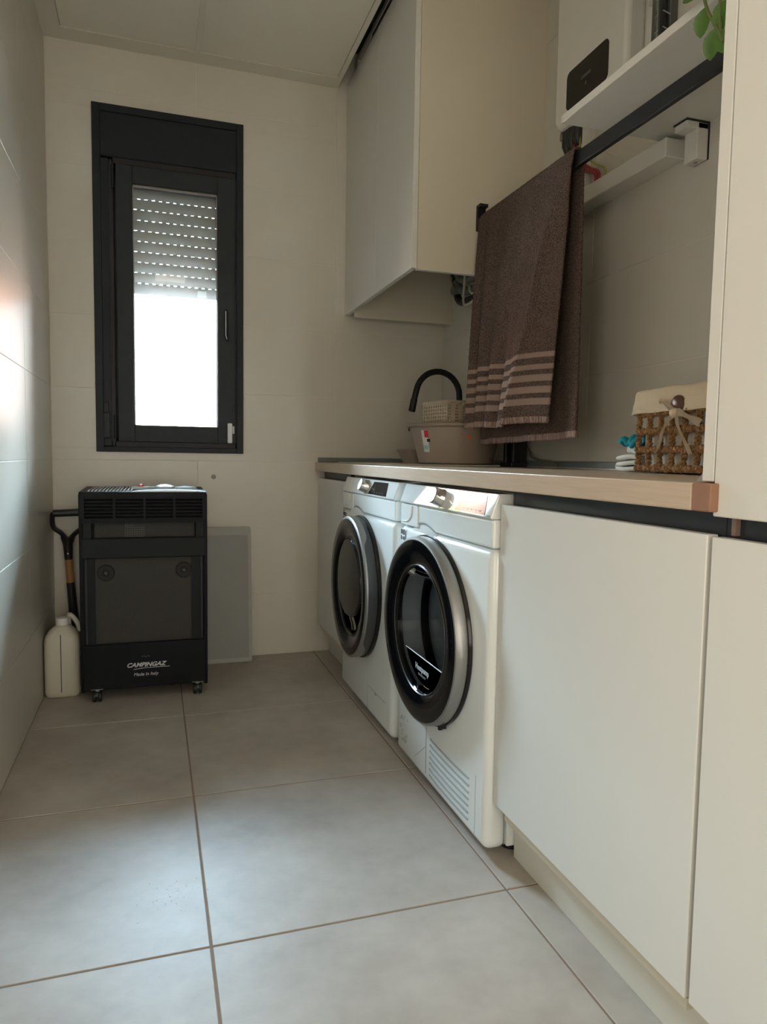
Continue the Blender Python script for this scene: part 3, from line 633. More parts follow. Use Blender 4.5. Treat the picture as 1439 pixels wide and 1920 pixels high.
        for k in range(n + 1):
            a = 360 * k / n; w_ = min(1, max(0, (abs(((a - 180 + 180) % 360) - 180) - 41) / 9))   # 0 inside the grip, 1 outside
            c_, s_ = math.cos(math.radians(a)), math.sin(math.radians(a)); xs_ = -.044 + w_ * .016
            for q, (rr_, xx_) in enumerate(((.2455, -.044), (.2458, xs_), (.2458 - .006, xs_ + .0005))): rows[q].append(b.verts.new((XF + xx_, yc + rr_ * c_, zc + rr_ * s_)))
        for k in range(n):
            for q in range(2): b.faces.new((rows[q][k], rows[q][k + 1], rows[q + 1][k + 1], rows[q + 1][k]))
        ring = dfin('door_rim', b, M['silver'], t, True)
        b = B(); lathe(b, [(.243, -.012), (.2435, -.016), (.2425, -.045)], (XF, yc, zc), 'x', 96); dfin('door_grip', b, M['dgrey'], t, True)
    b = B()
    lathe(b, [(.2368, -.0534), (.233, -.0555), (.205, -.0550), (.182, -.050), (.170, -.043), (.164, -.032), (.162, -.02)], (XF, yc, zc), 'x', 96); dg = dfin('door_ring', b, M['gblack'] if kind == 'dryer' else M['rblack'], t, True)
    b = B(); lathe(b, [(.1705, -.0433), (.1695, -.0455), (.1675, -.0420)], (XF, yc, zc), 'x', 96); dfin('inner_trim', b, M['dgrey'], dg, True)
    b = B(); lathe(b, [(.163, -.034), (.150, .02), (.130, .085), (.10, .125), (.05, .145), (0, .15)], (XF, yc, zc), 'x', 64); dfin('door_glass', b, M['dglass'], dg, True)
    b = B(); lathe(b, [(.210, .03), (.205, .08), (.240, .10), (.240, .44), (0, .445)], (XF, yc, zc), 'x', 48); lathe(b, [(.205, .06), (.17, .055), (.165, .07), (.205, .09)], (XF, yc, zc), 'x', 48); dfin('drum', b, M['drumk'] if kind == 'dryer' else M['drum'], t, True)
    if kind == 'dryer':
        b = B(); q = [(math.radians(a)) for a in range(212, 329, 4)]
        # lower plate of the glass with the bright edge
        A = [b.verts.new((XF - .012 - .008 * math.sin((a - math.pi) ) * 0, yc + .157 * math.cos(a), zc + .157 * math.sin(a))) for a in q]
        C2 = [b.verts.new((XF + .030, yc + .145 * math.cos(a), zc + .145 * math.sin(a))) for a in (math.radians(212), math.radians(324))]
        f = b.faces.new(A)
        bmesh.ops.solidify(b, geom=list(b.faces), thickness=.002); dfin('lint_plate', b, M['gblack'], dg)
        ye = yc + .157 * math.cos(math.radians(212)); ze = zc + .157 * math.sin(math.radians(212))
        b = B(); tube(b, [(XF - .0155, ye + .004, ze), (XF - .0155, yc + (yc - ye) - .004, ze)], .0016, 6); dfin('plate_edge_glint', b, M['paper'], dg)  # edge line coloured white to carry the bright reflection along it
        text('lettering', 'Heatpump', .023, face_m((XF - .0175, yc, zc - .118), (0, -1, 0), (0, 0, 1)), M['text'], dg, bold=.0003)
        text('lettering', 'TECHNOLOGY', .008, face_m((XF - .0175, yc, zc - .131), (0, -1, 0), (0, 0, 1)), M['textg'], dg)
    else:
        # small add door: smoked plate over the upper half, silver tongue below
        pts = []
        for k in range(25):
            a = math.radians(-8 + 196 * k / 24); pts.append((yc + .158 * math.cos(a), zc + .010 + .158 * math.sin(a)))
        pts += [(yc + .120, zc - .07), (yc + .065, zc - .105), (yc - .02, zc - .115), (yc - .10, zc - .085)]
        pts = pts[:25] + [(yc - .150, zc - .035), (yc - .105, zc - .080), (yc - .03, zc - .105), (yc + .05, zc - .105), (yc + .118, zc - .072), (yc + .150, zc - .035)]
        b = B(); prism(b, pts, 'x', XF - .050, XF - .038); ad = dfin('add_door', b, M['mgrey'], t)
        bv = ad.modifiers.new('bevel', 'BEVEL'); bv.width = .008; bv.segments = 3; bv.limit_method = 'ANGLE'; bv.angle_limit = math.radians(60)
        b = B(); tube(b, smoothpts([(XF - .038, yc - .01, zc - .105), (XF - .032, yc - .018, zc - .13), (XF - .030, yc - .02, zc - .15)], 5), [.022] * 11, 8, flat=.35); dfin('add_door_tongue', b, M['chrome'], ad, True)
        b = B(); lathe(b, [(.157, -.04), (.147, .018), (.128, .08)], (XF, yc, zc), 'x', 48, arc=(math.radians(222), math.radians(318))); dfin('bowl_lip', b, M['chrome'], dg, True)
    # ---- lower front
    if kind == 'dryer':
        for k in range(7):
            u0, zz = .305, .150 - k * .0165; b = B()
            tube(b, smoothpts([(XF - .0003, Y(.275), zz + .0035), (XF - .0003, Y(.285), zz), (XF - .0003, Y(.40), zz - .0015), (XF - .0003, Y(.515), zz + .002)], 5), .0026, 6); finish('vent_slot', b, M['slotg'], t)
        b = B(); tube(b, [(XF - .0002, Y(.243), .190), (XF - .0002, Y(.243), .045)], .0009, 5); finish('panel_line', b, M['seam'], t)
        b = B(); tube(b, [(XF - .0002, Y(.155), .055), (XF - .0002, Y(.243), .120)], .0005, 5); finish('panel_line', b, M['seam'], t)
        b = B(); tube(b, [(XF, Y(.55), .175), (XF, Y(.55), .035)], .0007, 5); finish('panel_line', b, M['slotg'], t)
        b = B()
        for k in range(26):
            yy = Y(random.uniform(.03, .095)); zz = random.uniform(.06, .14); s = random.uniform(.001, .005); bx(b, XF - .0004, XF + .001, yy - s, yy + s, zz - s * .5, zz + s)
        finish('sticker_residue', b, M['slotg'], t)['kind'] = 'stuff'
    else:
        b = B(); tube(b, [(XF - .0001, Y(.36), .028), (XF - .0001, Y(.36), .115), (XF - .0001, Y(.56), .118)], .0007, 5); finish('panel_line', b, M['seam'], t)
        b = B(); bx(b, XF - .0006, XF + .001, Y(.46), Y(.44), .109, .113); finish('catch_mark', b, M['seam'], t)
    for yy in (y0 + .045, y1 - .045):
        for xx in (XF + .09, 1.62):
            b = B(); lathe(b, [(0, 0), (.022, 0), (.022, .008), (.010, .012), (.010, .024)], (xx, yy, 0), 'z', 14); finish('foot', b, M['bplas'], t, True)
    # side seam
    b = B(); tube(b, [(XF + .0485, y0 + .0018, .03), (XF + .0485, y0 + .0018, .70)], .0010, 5); finish('seam', b, M['seam'], t)
    return t, Y
machine(-1.123, -.506, -.775, 'washer', 'white front loading washing machine with a smoked double door next to the corner cabinet', .95, 1)
td, Yd = machine(-1.7745, -1.173, -1.418, 'dryer', 'white tumble dryer with a black glass door and vent slots beside the wide cabinet', 1.10, .74)
# laundry inside the dryer
b = B(); bmesh.ops.create_icosphere(b, subdivisions=4, radius=1)
for v in b.verts:
    p = v.co.copy(); k = 1 + .22 * math.sin(p.x * 5 + p.y * 3) * math.sin(p.z * 6 + 1) + .12 * math.sin(p.y * 13 + p.z * 7)
    v.co = Vector((XF + .185 + p.x * .045 * k, -1.515 + p.y * .07 * k, .400 + p.z * .085 * k))
tag(finish('laundry', b, M['cloth_blue'], None, True), 'crumpled white and blue laundry inside the dryer drum', 'laundry')

# ------------------------------------------------------------------ gas heater
t = thing('gas_heater', (.36, -.29, 0), 'black cabinet gas heater on castors below the window', 'heater')
hx0, hx1, hy0, hy1 = .138, .577, -.466, -.125
b = B()
bx(b, hx0, hx0 + .014, hy0, hy1, .037, .752, .004, 2); bx(b, hx1 - .014, hx1, hy0, hy1, .037, .752, .004, 2)
bx(b, hx0, hx1, hy1 - .012, hy1, .045, .752); bx(b, hx0 + .01, hx1 - .01, hy0 + .02, hy1, .040, .055)
bx(b, hx0 + .01, hx1 - .01, hy0 + .05, hy0 + .056, .05, .75)
body = finish('body', b, M['heater'], t)
b = B(); bx(b, hx0 + .006, hx1 - .006, hy0 - .004, hy0 + .02, .045, .208, .004, 2); finish('lower_panel', b, M['heater'], t)
b = B(); bx(b, hx0 + .006, hx1 - .006, hy0 - .001, hy0 + .02, .520, .592, .003); finish('middle_bar', b, M['heater2'], t)
b = B()
bx(b, hx0 + .008, hx1 - .008, hy0, hy0 + .012, .646, .664); bx(b, hx0 + .008, hx1 - .008, hy0, hy0 + .012, .738, .754)
for k in range(5):
    xx = hx0 + .010 + k * (hx1 - hx0 - .028) / 4; bx(b, xx, xx + .009, hy0 - .001, hy0 + .012, .66, .742)
vf = finish('vent_frame', b, M['heater'], t)
for c in range(4):
    xa = hx0 + .019 + c * (hx1 - hx0 - .028) / 4; xb = xa + (hx1 - hx0 - .028) / 4 - .009
    for r in range(6):
        z = .668 + r * .0122; b = B(); q = [(hy0 + .010, z), (hy0 + .001, z + .0035), (hy0 + .001, z + .0075), (hy0 + .010, z + .0045)]; prism(b, q, 'x', xa, xb); finish('louver', b, M['heater'], vf)
b = B(); bx(b, hx0 + .05, hx1 - .045, hy0 + .030, hy0 + .034, .592, .646); up = finish('upper_mesh', b, M['mesh1'], t)
b = B()   # coarse grille behind the opening
for k in range(9): bx(b, .290 + k * .008, .2920 + k * .008, hy0 + .024, hy0 + .026, .593, .645 - (.018 if k > 3 else 0))
for k in range(7): bx(b, .290, .356, hy0 + .0235, hy0 + .0255, .595 + k * .008, .597 + k * .008)
finish('coarse_grille', b, M['coarse'], up)['kind'] = 'stuff'
for xa in (hx0 + .014, hx1 - .040):
    b = B(); bx(b, xa, xa + .026, hy0 + .004, hy0 + .03, .592, .648); finish('side_block', b, M['heater2'], t)
b = B(); bx(b, .186, .522, hy0 + .026, hy0 + .030, .206, .522); gm = finish('front_grille', b, M['mesh1'], t)
for xa, xb in ((.152, .187), (.521, .563)):
    b = B(); bx(b, xa, xb, hy0 + .012, hy0 + .03, .206, .522); finish('grille_frame', b, M['heater2'], t)
b = B(); tube(b, [(.159, hy0 + .006, .212), (.159, hy0 + .006, .520)], .003, 8); finish('guide_rod', b, M['dgrey'], t, True)
b = B(); tube(b, [(.556, hy0 + .006, .212), (.556, hy0 + .006, .535)], .003, 8); finish('guide_rod', b, M['dgrey'], t, True)
for cx, cz in ((.224, .465), (.494, .468)):
    b = B(); lathe(b, [(0, -.006), (.010, -.006), (.012, -.003), (.027, -.003), (.030, 0)], (cx, hy0 + .026, cz), 'y', 28); d = finish('disc', b, M['disc'], t, True)
    b = B(); lathe(b, [(0, -.003), (.004, -.003), (.0045, 0)], (cx, hy0 + .020, cz), 'y', 10); finish('rivet', b, M['coarse'], d, True)
for cx, cz in ((.263, .397), (.455, .402)):
    b = B(); lathe(b, [(0, -.003), (.003, -.003), (.0035, 0)], (cx, hy0 + .026, cz), 'y', 10); finish('screw', b, M['ink'], gm)
mt_ = face_m((.357, hy0 - .0045, .1215), (1, 0, .0), (0, 0, 1))
text('lettering', 'CAMPINGAZ', .0215, mt_, M['text'], t, shear=.35, bold=.0006, wfac=1.08)
b = B(); tube(b, smoothpts([(.315, hy0 - .0046, .1125), (.36, hy0 - .0046, .1165), (.44, hy0 - .0046, .1165)], 6), .0010, 5); finish('logo_underline', b, M['text'], t)
text('lettering', 'Made in Italy', .0165, face_m((.357, hy0 - .0045, .0880), (1, 0, 0), (0, 0, 1)), M['text'], t, shear=.2)
b = B(); tube(b, smoothpts([(.343, hy0 - .005, .158), (.350, hy0 - .007, .161), (.357, hy0 - .007, .158), (.364, hy0 - .007, .161), (.371, hy0 - .005, .158)], 4), .0018, 6); finish('emblem', b, M['dgrey'], t)
# top console with knobs
b = B(); prism(b, [(hy0, .752), (hy0 + .004, .757), (hy1, .762), (hy1, .752)], 'x', hx0 + .002, hx1 - .002); top = finish('top_plate', b, M['heater'], t)
b = B(); q = [(.31, .757)] + [(.31 + .262 * k / 10, .757 + .006 * math.sin(math.pi * k / 10) ** .5) for k in range(1, 10)] + [(.572, .757)]; prism(b, q, 'y', hy0 + .004, hy1 - .02); finish('console', b, M['console'], t)
for k in range(13):
    b = B(); xx = .165 + k * .0118; prism(b, [(xx, .7575), (xx + .007, .7575), (xx + .0105, .764), (xx + .0055, .764)], 'y', hy0 + .03, hy1 - .04); finish('top_fin', b, M['console'], top)
b = B(); lathe(b, [(.040, 0), (.036, .010), (.020, .017), (0, .019)], (.43, -.32, .762), 'z', 24); finish('gas_knob', b, M['console'], t, True)
b = B(); lathe(b, [(.038, 0), (.034, .007), (0, .012)], (.505, -.32, .762), 'z', 24, sc=(1.2, 1)); finish('gas_knob', b, M['console'], t, True)
b = B(); lathe(b, [(.036, 0), (.032, .008), (0, .011)], (.352, -.32, .762), 'z', 24, sc=(1.3, 1)); finish('button_rim', b, M['console'], t, True)
b = B(); lathe(b, [(.011, .003), (.010, .015), (0, .017)], (.345, -.33, .764), 'z', 20); finish('ignition_button', b, M['redbtn'], t, True)
for cx, cy in ((.190, -.452), (.540, -.452), (.190, -.16), (.540, -.16)):
    b = B(); bx(b, cx - .020, cx + .020, cy - .018, cy + .018, .0480, .0500); tube(b, [(cx, cy, .050), (cx, cy, .058)], .005, 8); tube(b, [(cx, cy, .036), (cx, cy, .05)], .009, 10); ca = finish('castor', b, M['aluedge'], t)
    for s in (-1, 1):
        b = B(); lathe(b, [(0, -.006), (.017, -.006), (.0195, -.003), (.0195, .003), (.017, .006), (0, .006)], (cx + s * .0095, cy - .006, .0198), 'x', 20); finish('wheel', b, M['bplas'], ca, True)
    b = B(); prism(b, [(cy - .024, .024), (cy - .018, .036), (cy, .042), (cy + .012, .040), (cy + .014, .022)], 'x', cx - .004, cx + .004); finish('fork', b, M['bplas'], ca)

# grey board leaning behind the heater
t = thing('leaning_board', (.62, -.06, 0), 'flat grey framed panel leaning on the wall behind the heater', 'board')
def lean(v):  # tilt towards the wall
    s = v.z / .585; return Vector((v.x, v.y + .058 * s, v.z))
b = B(); bx(b, .40, .792, -.092, -.078, .001, .583, .010, 4, only='y')
for v in b.verts: v.co = lean(v.co)
finish('frame', b, M['greyf'], t)
b = B(); bx(b, .42, .778, -.0945, -.0925, .020, .548, .006, 3, only='y')
for v in b.verts: v.co = lean(v.co)
finish('face', b, M['greyb'], t)

# shovel with D handle
t = thing('shovel', (.09, -.09, 0), 'black D handled spade with a wooden shaft section behind the white canister', 'spade')
b = B(); yS = -.095
tube(b, smoothpts([(.062, yS, .545), (.040, yS, .575), (.012, yS, .600), (.009, yS, .645), (.016, yS, .655)], 5), [.0135] * 21, 8, flat=.7); tube(b, smoothpts([(.066, yS, .545), (.092, yS, .575), (.118, yS, .600), (.121, yS, .645), (.114, yS, .657)], 5), [.0135] * 21, 8, flat=.7)
tube(b, [(.012, yS, .654), (.117, yS, .657)], .0145, 10); tube(b, [(.063, yS, .56), (.063, yS, .53), (.065, yS, .470)], [.028, .018, .0150], 12); finish('d_handle', b, M['bplas'], t, True)
b = B(); tube(b, [(.065, yS, .475), (.070, yS + .002, .375)], .0145, 12); finish('wooden_shaft', b, M['wood'], t, True)
b = B(); tube(b, [(.070, yS + .002, .378), (.078, yS + .010, .25), (.088, yS + .02, .18)], [.0155, .017, .014], 12); finish('socket', b, M['bplas'], t, True)
b = B(); q = [(.03, .19), (.145, .19), (.145, .06), (.125, .02), (.088, .001), (.05, .02), (.03, .06)]; prism(b, q, 'y', -.078, -.074); finish('blade', b, M['dark_steel'], t)
b = B(); lathe(b, [(0, -.002), (.003, -.002), (.003, 0)], (.064, yS - .0145, .495), 'y', 8); finish('rivet', b, M['steel'], t)

# canister
t = thing('canister', (.068, -.33, 0), 'milky white plastic canister with a screw cap in the left corner beside the heater', 'canister')
b = B(); lv = [(.0, .052, .042, .90), (.006, .058, .047, 1), (.02, .061, .050, 1), (.20, .061, .050, 1), (.222, .058, .047, 1), (.243, .045, .036, 1), (.256, .030, .026, 1), (.262, .022, .022, 1)]; rings = []
for z, a, c, _ in lv:
    rg = []
    for k in range(40):
        th = 2 * math.pi * k / 40; e = .42 if z < .23 else (.7 if z < .26 else 1); cu, su = math.cos(th), math.sin(th)
        rg.append(b.verts.new((.0655 + a * math.copysign(abs(cu) ** e, cu), -.335 + c * math.copysign(abs(su) ** e, su), z)))
    rings.append(rg)
for i in range(len(rings) - 1):
    for k in range(40): b.faces.new((rings[i][k], rings[i][(k + 1) % 40], rings[i + 1][(k + 1) % 40], rings[i + 1][k]))
b.faces.new(rings[0]); b.faces.new(rings[-1]); cb = finish('bottle', b, M['jug'], t, True, 60)
b = B(); lathe(b, [(0, .288), (.020, .288), (.022, .285), (.022, .262), (0, .262)], (.0655, -.335, 0), 'z', 24); finish('cap', b, M['paper'], t, True)
b = B(); tube(b, smoothpts([(.083, -.300, .250), (.082, -.288, .285), (.095, -.288, .280), (.112, -.292, .255), (.120, -.300, .225)], 6), .009, 8); finish('handle', b, M['jug'], t, True)
b = B(); bx(b, .0625, .0650, -.3865, -.3850, .022, .235); finish('level_stripe', b, M['ink'], t)['label'] = 'dark vertical level line'

# ------------------------------------------------------------------ sink, tap, basins
t = thing('sink', (1.38, -.45, ZT), 'pale flat sink set into the worktop below the tap', 'sink')
b = B(); bx(b, 1.165, 1.60, -.80, -.10, ZT + .0002, ZT + .0045, .0015); finish('rim', b, mat('sink_white', (.60, .56, .50), .3), t)
t = thing('tap', (1.652, -.30, ZT), 'matte black gooseneck kitchen tap arching over the basin', 'tap')
b = B(); lathe(b, [(0, 0), (.026, 0), (.026, .006), (.020, .010), (.020, .11), (.014, .12), (0, .12)], (1.652, -.30, ZT + .0), 'z', 24); finish('base', b, M['faucet'], t, True)
b = B(); pts = [(1.652, -.30, .97), (1.652, -.30, 1.10), (1.652, -.30, 1.160)]
for k in range(1, 15):
    a = math.radians(170 * k / 14); pts.append((1.552 + .100 * math.cos(a), -.30, 1.163 + .100 * math.sin(a)))
pts += [(1.4435, -.30, 1.140)]; tube(b, pts, .0130, 16); finish('spout', b, M['faucet'], t, True)
b = B(); tube(b, [(1.4440, -.30, 1.1420), (1.4340, -.30, 1.092), (1.4335, -.30, 1.090)], [.0145, .0150, .013], 16); finish('spray_head', b, M['faucet'], t, True)
b = B(); tube(b, [(1.652, -.30, .93), (1.652, -.345, .945), (1.652, -.385, .965)], .005, 8); finish('lever', b, M['faucet'], t, True)

t = thing('wash_basin_bowl', (1.50, -.62, ZT + .0045), 'round taupe plastic basin with an orange sticker on the sink', 'basin')
c = (1.500, -.62, ZT + .005)
b = B(); lathe(b, [(0, 0), (.132, 0), (.141, .006), (.158, .07), (.172, .136), (.188, .138), (.194, .142), (.196, .148), (.190, .1515), (.170, .1495), (.166, .143), (.150, .06), (.136, .012), (0, .006)], c, 'z', 72); finish('bowl', b, M['taupe'], t, True)
def on_bowl(y_ang, z0, z1, da, m, nm):
    b = B(); n = 6; rows = []
    for i in range(2):
        z = (z0, z1)[i]; r = (.141 + (.158 - .141) * (z - .006) / .064 if z < .07 else .158 + .014 * (z - .07) / .066) + .0009; rows.append([b.verts.new((c[0] + r * math.cos(y_ang + da * (k / n - .5)), c[1] + r * math.sin(y_ang + da * (k / n - .5)), c[2] + z)) for k in range(n + 1)])
    for k in range(n): b.faces.new((rows[0][k], rows[0][k + 1], rows[1][k + 1], rows[1][k]))
    return finish(nm, b, m, t)
on_bowl(math.radians(-97), .094, .106, .085, M['orange'], 'price_sticker')
on_bowl(math.radians(-158), .045, .125, .19, M['paper'], 'product_label'); 
on_bowl(math.radians(-155), .098, .124, .12, M['red'], 'label_print'); on_bowl(math.radians(-152), .082, .093, .10, M['ink'], 'label_print'); on_bowl(math.radians(-158), .055, .068, .13, M['tealink'], 'label_print')
b = B(); lathe(b, [(0, -.003), (.005, -.001), (.005, .003), (0, .004)], (1.313, -.60, 1.000), 'x', 10); tube(b, [(1.313, -.60, 1.003), (1.318, -.605, 1.016)], .002, 6); finish('hanging_hook', b, M['ink'], t, True)
t = thing('small_tub', (1.46, -.34, ZT + .0045), 'small taupe tub behind the round basin near the wall', 'tub')
b = B(); v0 = rrect(1.405, 1.52, -.405, -.265, .03); v1 = rrect(1.375, 1.55, -.425, -.245, .035)
A = [b.verts.new((x, y, ZT + .005)) for x, y in v0]; C_ = [b.verts.new((x, y, ZT + .062)) for x, y in v1]; D_ = [b.verts.new(((x - 1.4625) * .95 + 1.4625, (y + .335) * .95 - .335, ZT + .062)) for x, y in v1]; E_ = [b.verts.new(((x - 1.4625) * .93 + 1.4625, (y + .335) * .93 - .335, ZT + .010)) for x, y in v0]
n = len(A); b.faces.new(A); b.faces.new(E_)
for k in range(n):
    j = (k + 1) % n; b.faces.new((A[k], A[j], C_[j], C_[k])); b.faces.new((C_[k], C_[j], D_[j], D_[k])); b.faces.new((D_[k], D_[j], E_[j], E_[k]))
finish('shell', b, M['taupe'], t, True)

# lattice basket on the basin
t = thing('lattice_basket', (1.50, -.665, ZT + .156), 'small beige plastic lattice basket resting on the taupe basin', 'basket')
Zb = ZT + .158; Zh = Zb + .082
def lattice(o, d, L, rows, cols, thick, nm, slot=False):
    """woven looking wall: bars over a length L along d, holes between"""
    o = Vector(o); d = Vector(d).normalized(); nn = Vector((d.y, -d.x, 0)); b = B(); H = Zh - Zb
    def blk(u0, u1, v0, v1, off=0, th=thick):
        P = [o + d * u + nn * (off + s) + Vector((0, 0, v)) for s in (0, th) for u, v in ((u0, v0), (u1, v0), (u1, v1), (u0, v1))]
        V = [b.verts.new(p) for p in P]
        for f in ((0, 1, 2, 3), (7, 6, 5, 4), (0, 4, 5, 1), (1, 5, 6, 2), (2, 6, 7, 3), (3, 7, 4, 0)): b.faces.new([V[i] for i in f])
    blk(0, L, 0, .006); blk(0, L, H - .011, H)
    ph = (H - .017) / rows; pw = L / cols
    for r in range(rows): blk(0, L, .006 + ph * r + ph * .45, .006 + ph * (r + 1), off=.0006) if not (slot and r in (rows - 2, rows - 1)) else (blk(0, L * .42, .006 + ph * r + ph * .45, .006 + ph * (r + 1), off=.0006), blk(L * .78, L, .006 + ph * r + ph * .45, .006 + ph * (r + 1), off=.0006))
    for k in range(cols):
        if slot and .44 < (k + .5) / cols < .76: blk(pw * k, pw * k + pw * .55, .004, H * .55); continue
        blk(pw * k, pw * k + pw * .55, .004, H - .008)
    if slot: tube(b, [o + d * (L * (.61 + .17 * math.cos(a))) + Vector((0, 0, H * .70 + .012 * math.sin(a))) + nn * .001 for a in [i * math.pi / 8 for i in range(16)]], .0022, 6, closed=True)
    return finish(nm, b, M['lattice'], t)
A_ = Vector((1.408, -.745, Zb)); Bf = Vector((1.382, -.560, Zb)); Cc = A_ + Vector((.26, .037, 0)); Dd = Bf + Vector((.26, .037, 0))
lattice(A_, Bf - A_, (Bf - A_).length, 5, 11, .003, 'lattice_side'); lattice(Cc, A_ - Cc, .262, 6, 8, .003, 'lattice_side', True)
lattice(Dd, Cc - Dd, (Cc - Dd).length, 5, 11, .003, 'lattice_side'); lattice(Bf, Dd - Bf, .262, 6, 12, .003, 'lattice_side')
b = B(); V = [b.verts.new(p + Vector((0, 0, z))) for z in (0, .003) for p in (A_, Bf, Dd, Cc)]
for f in ((0, 1, 2, 3), (7, 6, 5, 4), (0, 4, 5, 1), (1, 5, 6, 2), (2, 6, 7, 3), (3, 7, 4, 0)): b.faces.new([V[i] for i in f])
finish('bottom', b, M['lattice'], t)

# black stand by the wall behind the towel, its cable
t = thing('black_stand', (1.655, -.76, ZT + .001), 'black plastic stand on the worktop below the towel', 'stand')
b = B(); bx(b, 1.615, 1.680, -.855, -.765, ZT + .001, ZT + .016, .003, 2); finish('foot', b, M['bplas'], t)
for yy in (-.780, -.838):
    b = B(); bx(b, 1.625, 1.655, yy - .010, yy + .010, ZT + .014, 1.02, .004, 2); finish('post', b, M['bplas'], t)
b = B(); bx(b, 1.655, 1.680, -.845, -.773, ZT + .014, 1.0, .003); finish('back', b, M['bplas'], t)
b = B(); tube(b, smoothpts([(1.6885, -.80, .955), (1.6885, -.85, .925), (1.675, -.89, .905), (1.673, -.96, .893), (1.672, -1.03, .889), (1.672, -1.06, .878), (1.66, -1.065, .8705)], 6), .0042, 8)
tag(finish('power_cable', b, M['cabg'], None, True), 'thin grey cable curving along the wall beside the black stand', 'cable')
b = B(); bx(b, 1.640, 1.678, -1.10, -1.01, ZT + .0003, ZT + .005, .001); tag(finish('socket_lid', b, M['lattice']), 'flat beige cover lying at the worktop edge by the wall', 'cover')

# ------------------------------------------------------------------ towel over the rail
def build_towel():
    b = B(); NS, NF, NB, NT = 96, 150, 120, 10
    def lerp(a, c, t): return a + (c - a) * t
    rows = []
    def front(s, u):   # u 0 hem .. 1 top
        z = lerp(.996 + .004 * math.sin(s * 9), 1.705, u)
        ya = lerp(-.884, -.912, u ** .8) - .0 ; yb = lerp(-1.372, -1.468, u ** 1.0)
        y = lerp(ya, yb, s); sr = lerp(.72, .965, u ** 1.15); k = (1 - u) ** .75
        if s < sr: bul = .006 + .062 * (s / sr) ** 4
        else: bul = .068 - .074 * ((s - sr) / max(.02, 1 - sr)) ** .8 * min(1, (1 - sr) / .10)
        x = 1.4445 - k * bul
        x -= k * .004 * math.sin(s * 20 + 1.0 + 1.2 * u) * (s < sr) + k * .0045 * math.sin(s * 37 + 2 * u) * (s < sr)
        for sc_, am_, wd_ in ((.02, .020, .03), (.15 + .02 * u, .026, .05), (.36 + .06 * u, .022, .06), (.56 + .10 * u, .012, .05)): x -= am_ * k ** .6 * .5 * (1 - math.cos(math.pi * max(0, 1 - abs(s - sc_) / (wd_ * 1.7))))
        return Vector((x, y, z)), u * .709
    def back(s, u):    # u 0 top .. 1 hem
        z = lerp(1.705, .943 + .014 * s, u); ya = lerp(-.912, -.850, min(1, u * 1.3)); yb = lerp(-1.468, -1.452, u)
        y = lerp(ya, yb, s); x = 1.4715 + .018 * u ** .7 + u * (.007 * math.sin(s * 17 + 1) + .004 * math.sin(s * 31)) + .01 * u * s
        return Vector((x, y, z)), (1 - u) * .76
    grid = []
    for j in range(NF + 1): grid.append([front(i / NS, j / NF) + (0,) for i in range(NS + 1)])
    for j in range(1, NT):
        a = math.pi * j / NT; R = []
        for i in range(NS + 1):
            s = i / NS; p0 = front(s, 1)[0]; p1 = back(s, 0)[0]; c = (p0 + p1) / 2; r = (p1.x - p0.x) / 2
            R.append((Vector((c.x - r * math.cos(a), c.y, c.z + r * .35 * math.sin(a))), 1, 1))
        grid.append(R)
    for j in range(NB + 1): grid.append([back(i / NS, j / NB) + (2,) for i in range(NS + 1)])
    V = [[b.verts.new(p[0]) for p in R] for R in grid]
    for j in range(len(grid) - 1):
        for i in range(NS):
            f = b.faces.new((V[j][i], V[j][i + 1], V[j + 1][i + 1], V[j + 1][i])); d = (grid[j][i][1] + grid[j + 1][i][1]) / 2; side = grid[j][i][2]; mi = 0
            if side in (0, 2) and d < .021: mi = 2
            elif side == 0:
                for c in (.062, .095, .127, .159, .190):
                    if abs(d - c) < .0078: mi = 1
            f.material_index = mi
    return b
b = build_towel(); tw = finish('towel', b, [M['towel'], M['band'], M['hem']], None, True, 80)
sm = tw.modifiers.new('thick', 'SOLIDIFY'); sm.thickness = .0055; sm.offset = 0
tx = bpy.data.textures.new('pile', 'CLOUDS'); tx.noise_scale = .0045; tx.noise_depth = 1
dm = tw.modifiers.new('pile', 'DISPLACE'); dm.texture = tx; dm.strength = .0028; dm.mid_level = .5
tag(tw, 'dark brown terry bath towel with lighter woven stripes draped over the black rail', 'towel')

# ------------------------------------------------------------------ woven basket
Ob = Vector((1.512, -1.690, ZT + .002)); db = Vector((-.045, -.285, 0)).normalized(); nb = Vector((db.y, -db.x, 0)); nb = -nb if nb.x > 0 else nb   # nb points into the room
inn = -nb; LB, DB, HB = .29, .145, .192
t = thing('woven_basket', Ob + db * LB / 2 + inn * DB / 2, 'brown seagrass basket with a linen liner and bow at the right end of the worktop', 'basket')
def bp(u, v, z, off=0): return Ob + db * u + inn * v + nb * off + Vector((0, 0, z))
def rope(P, r, nm='woven_strand', tw_=55):
    b = B(); P = smoothpts(P, 5)
    for ph in (0, math.pi):
        Q = []
        for i, p in enumerate(P):
            tt = (P[min(i + 1, len(P) - 1)] - P[max(i - 1, 0)]).normalized(); u = (nb - tt * nb.dot(tt)).normalized() if abs(nb.dot(tt)) < .9 else Vector((0, 0, 1)); v = tt.cross(u)
            L_ = sum((P[q + 1] - P[q]).length for q in range(i)); a = L_ * 2 * math.pi * tw_ + ph
            Q.append(p + u * math.cos(a) * r * .55 + v * math.sin(a) * r * .55 + Vector((random.gauss(0, .0006), random.gauss(0, .0006), random.gauss(0, .0006))))
        tube(b, Q, [r * .68 * random.uniform(.8, 1.15) for _ in Q], 6)
    return finish(nm, b, M['rope'], t, True)
def line(a, c, n): return [a + (c - a) * (i / n) for i in range(n + 1)]
NV = 6
for k in range(NV + 1):
    u = LB * k / NV; rope(line(bp(u, 0, .006), bp(u, 0, .150), 7), .0066)
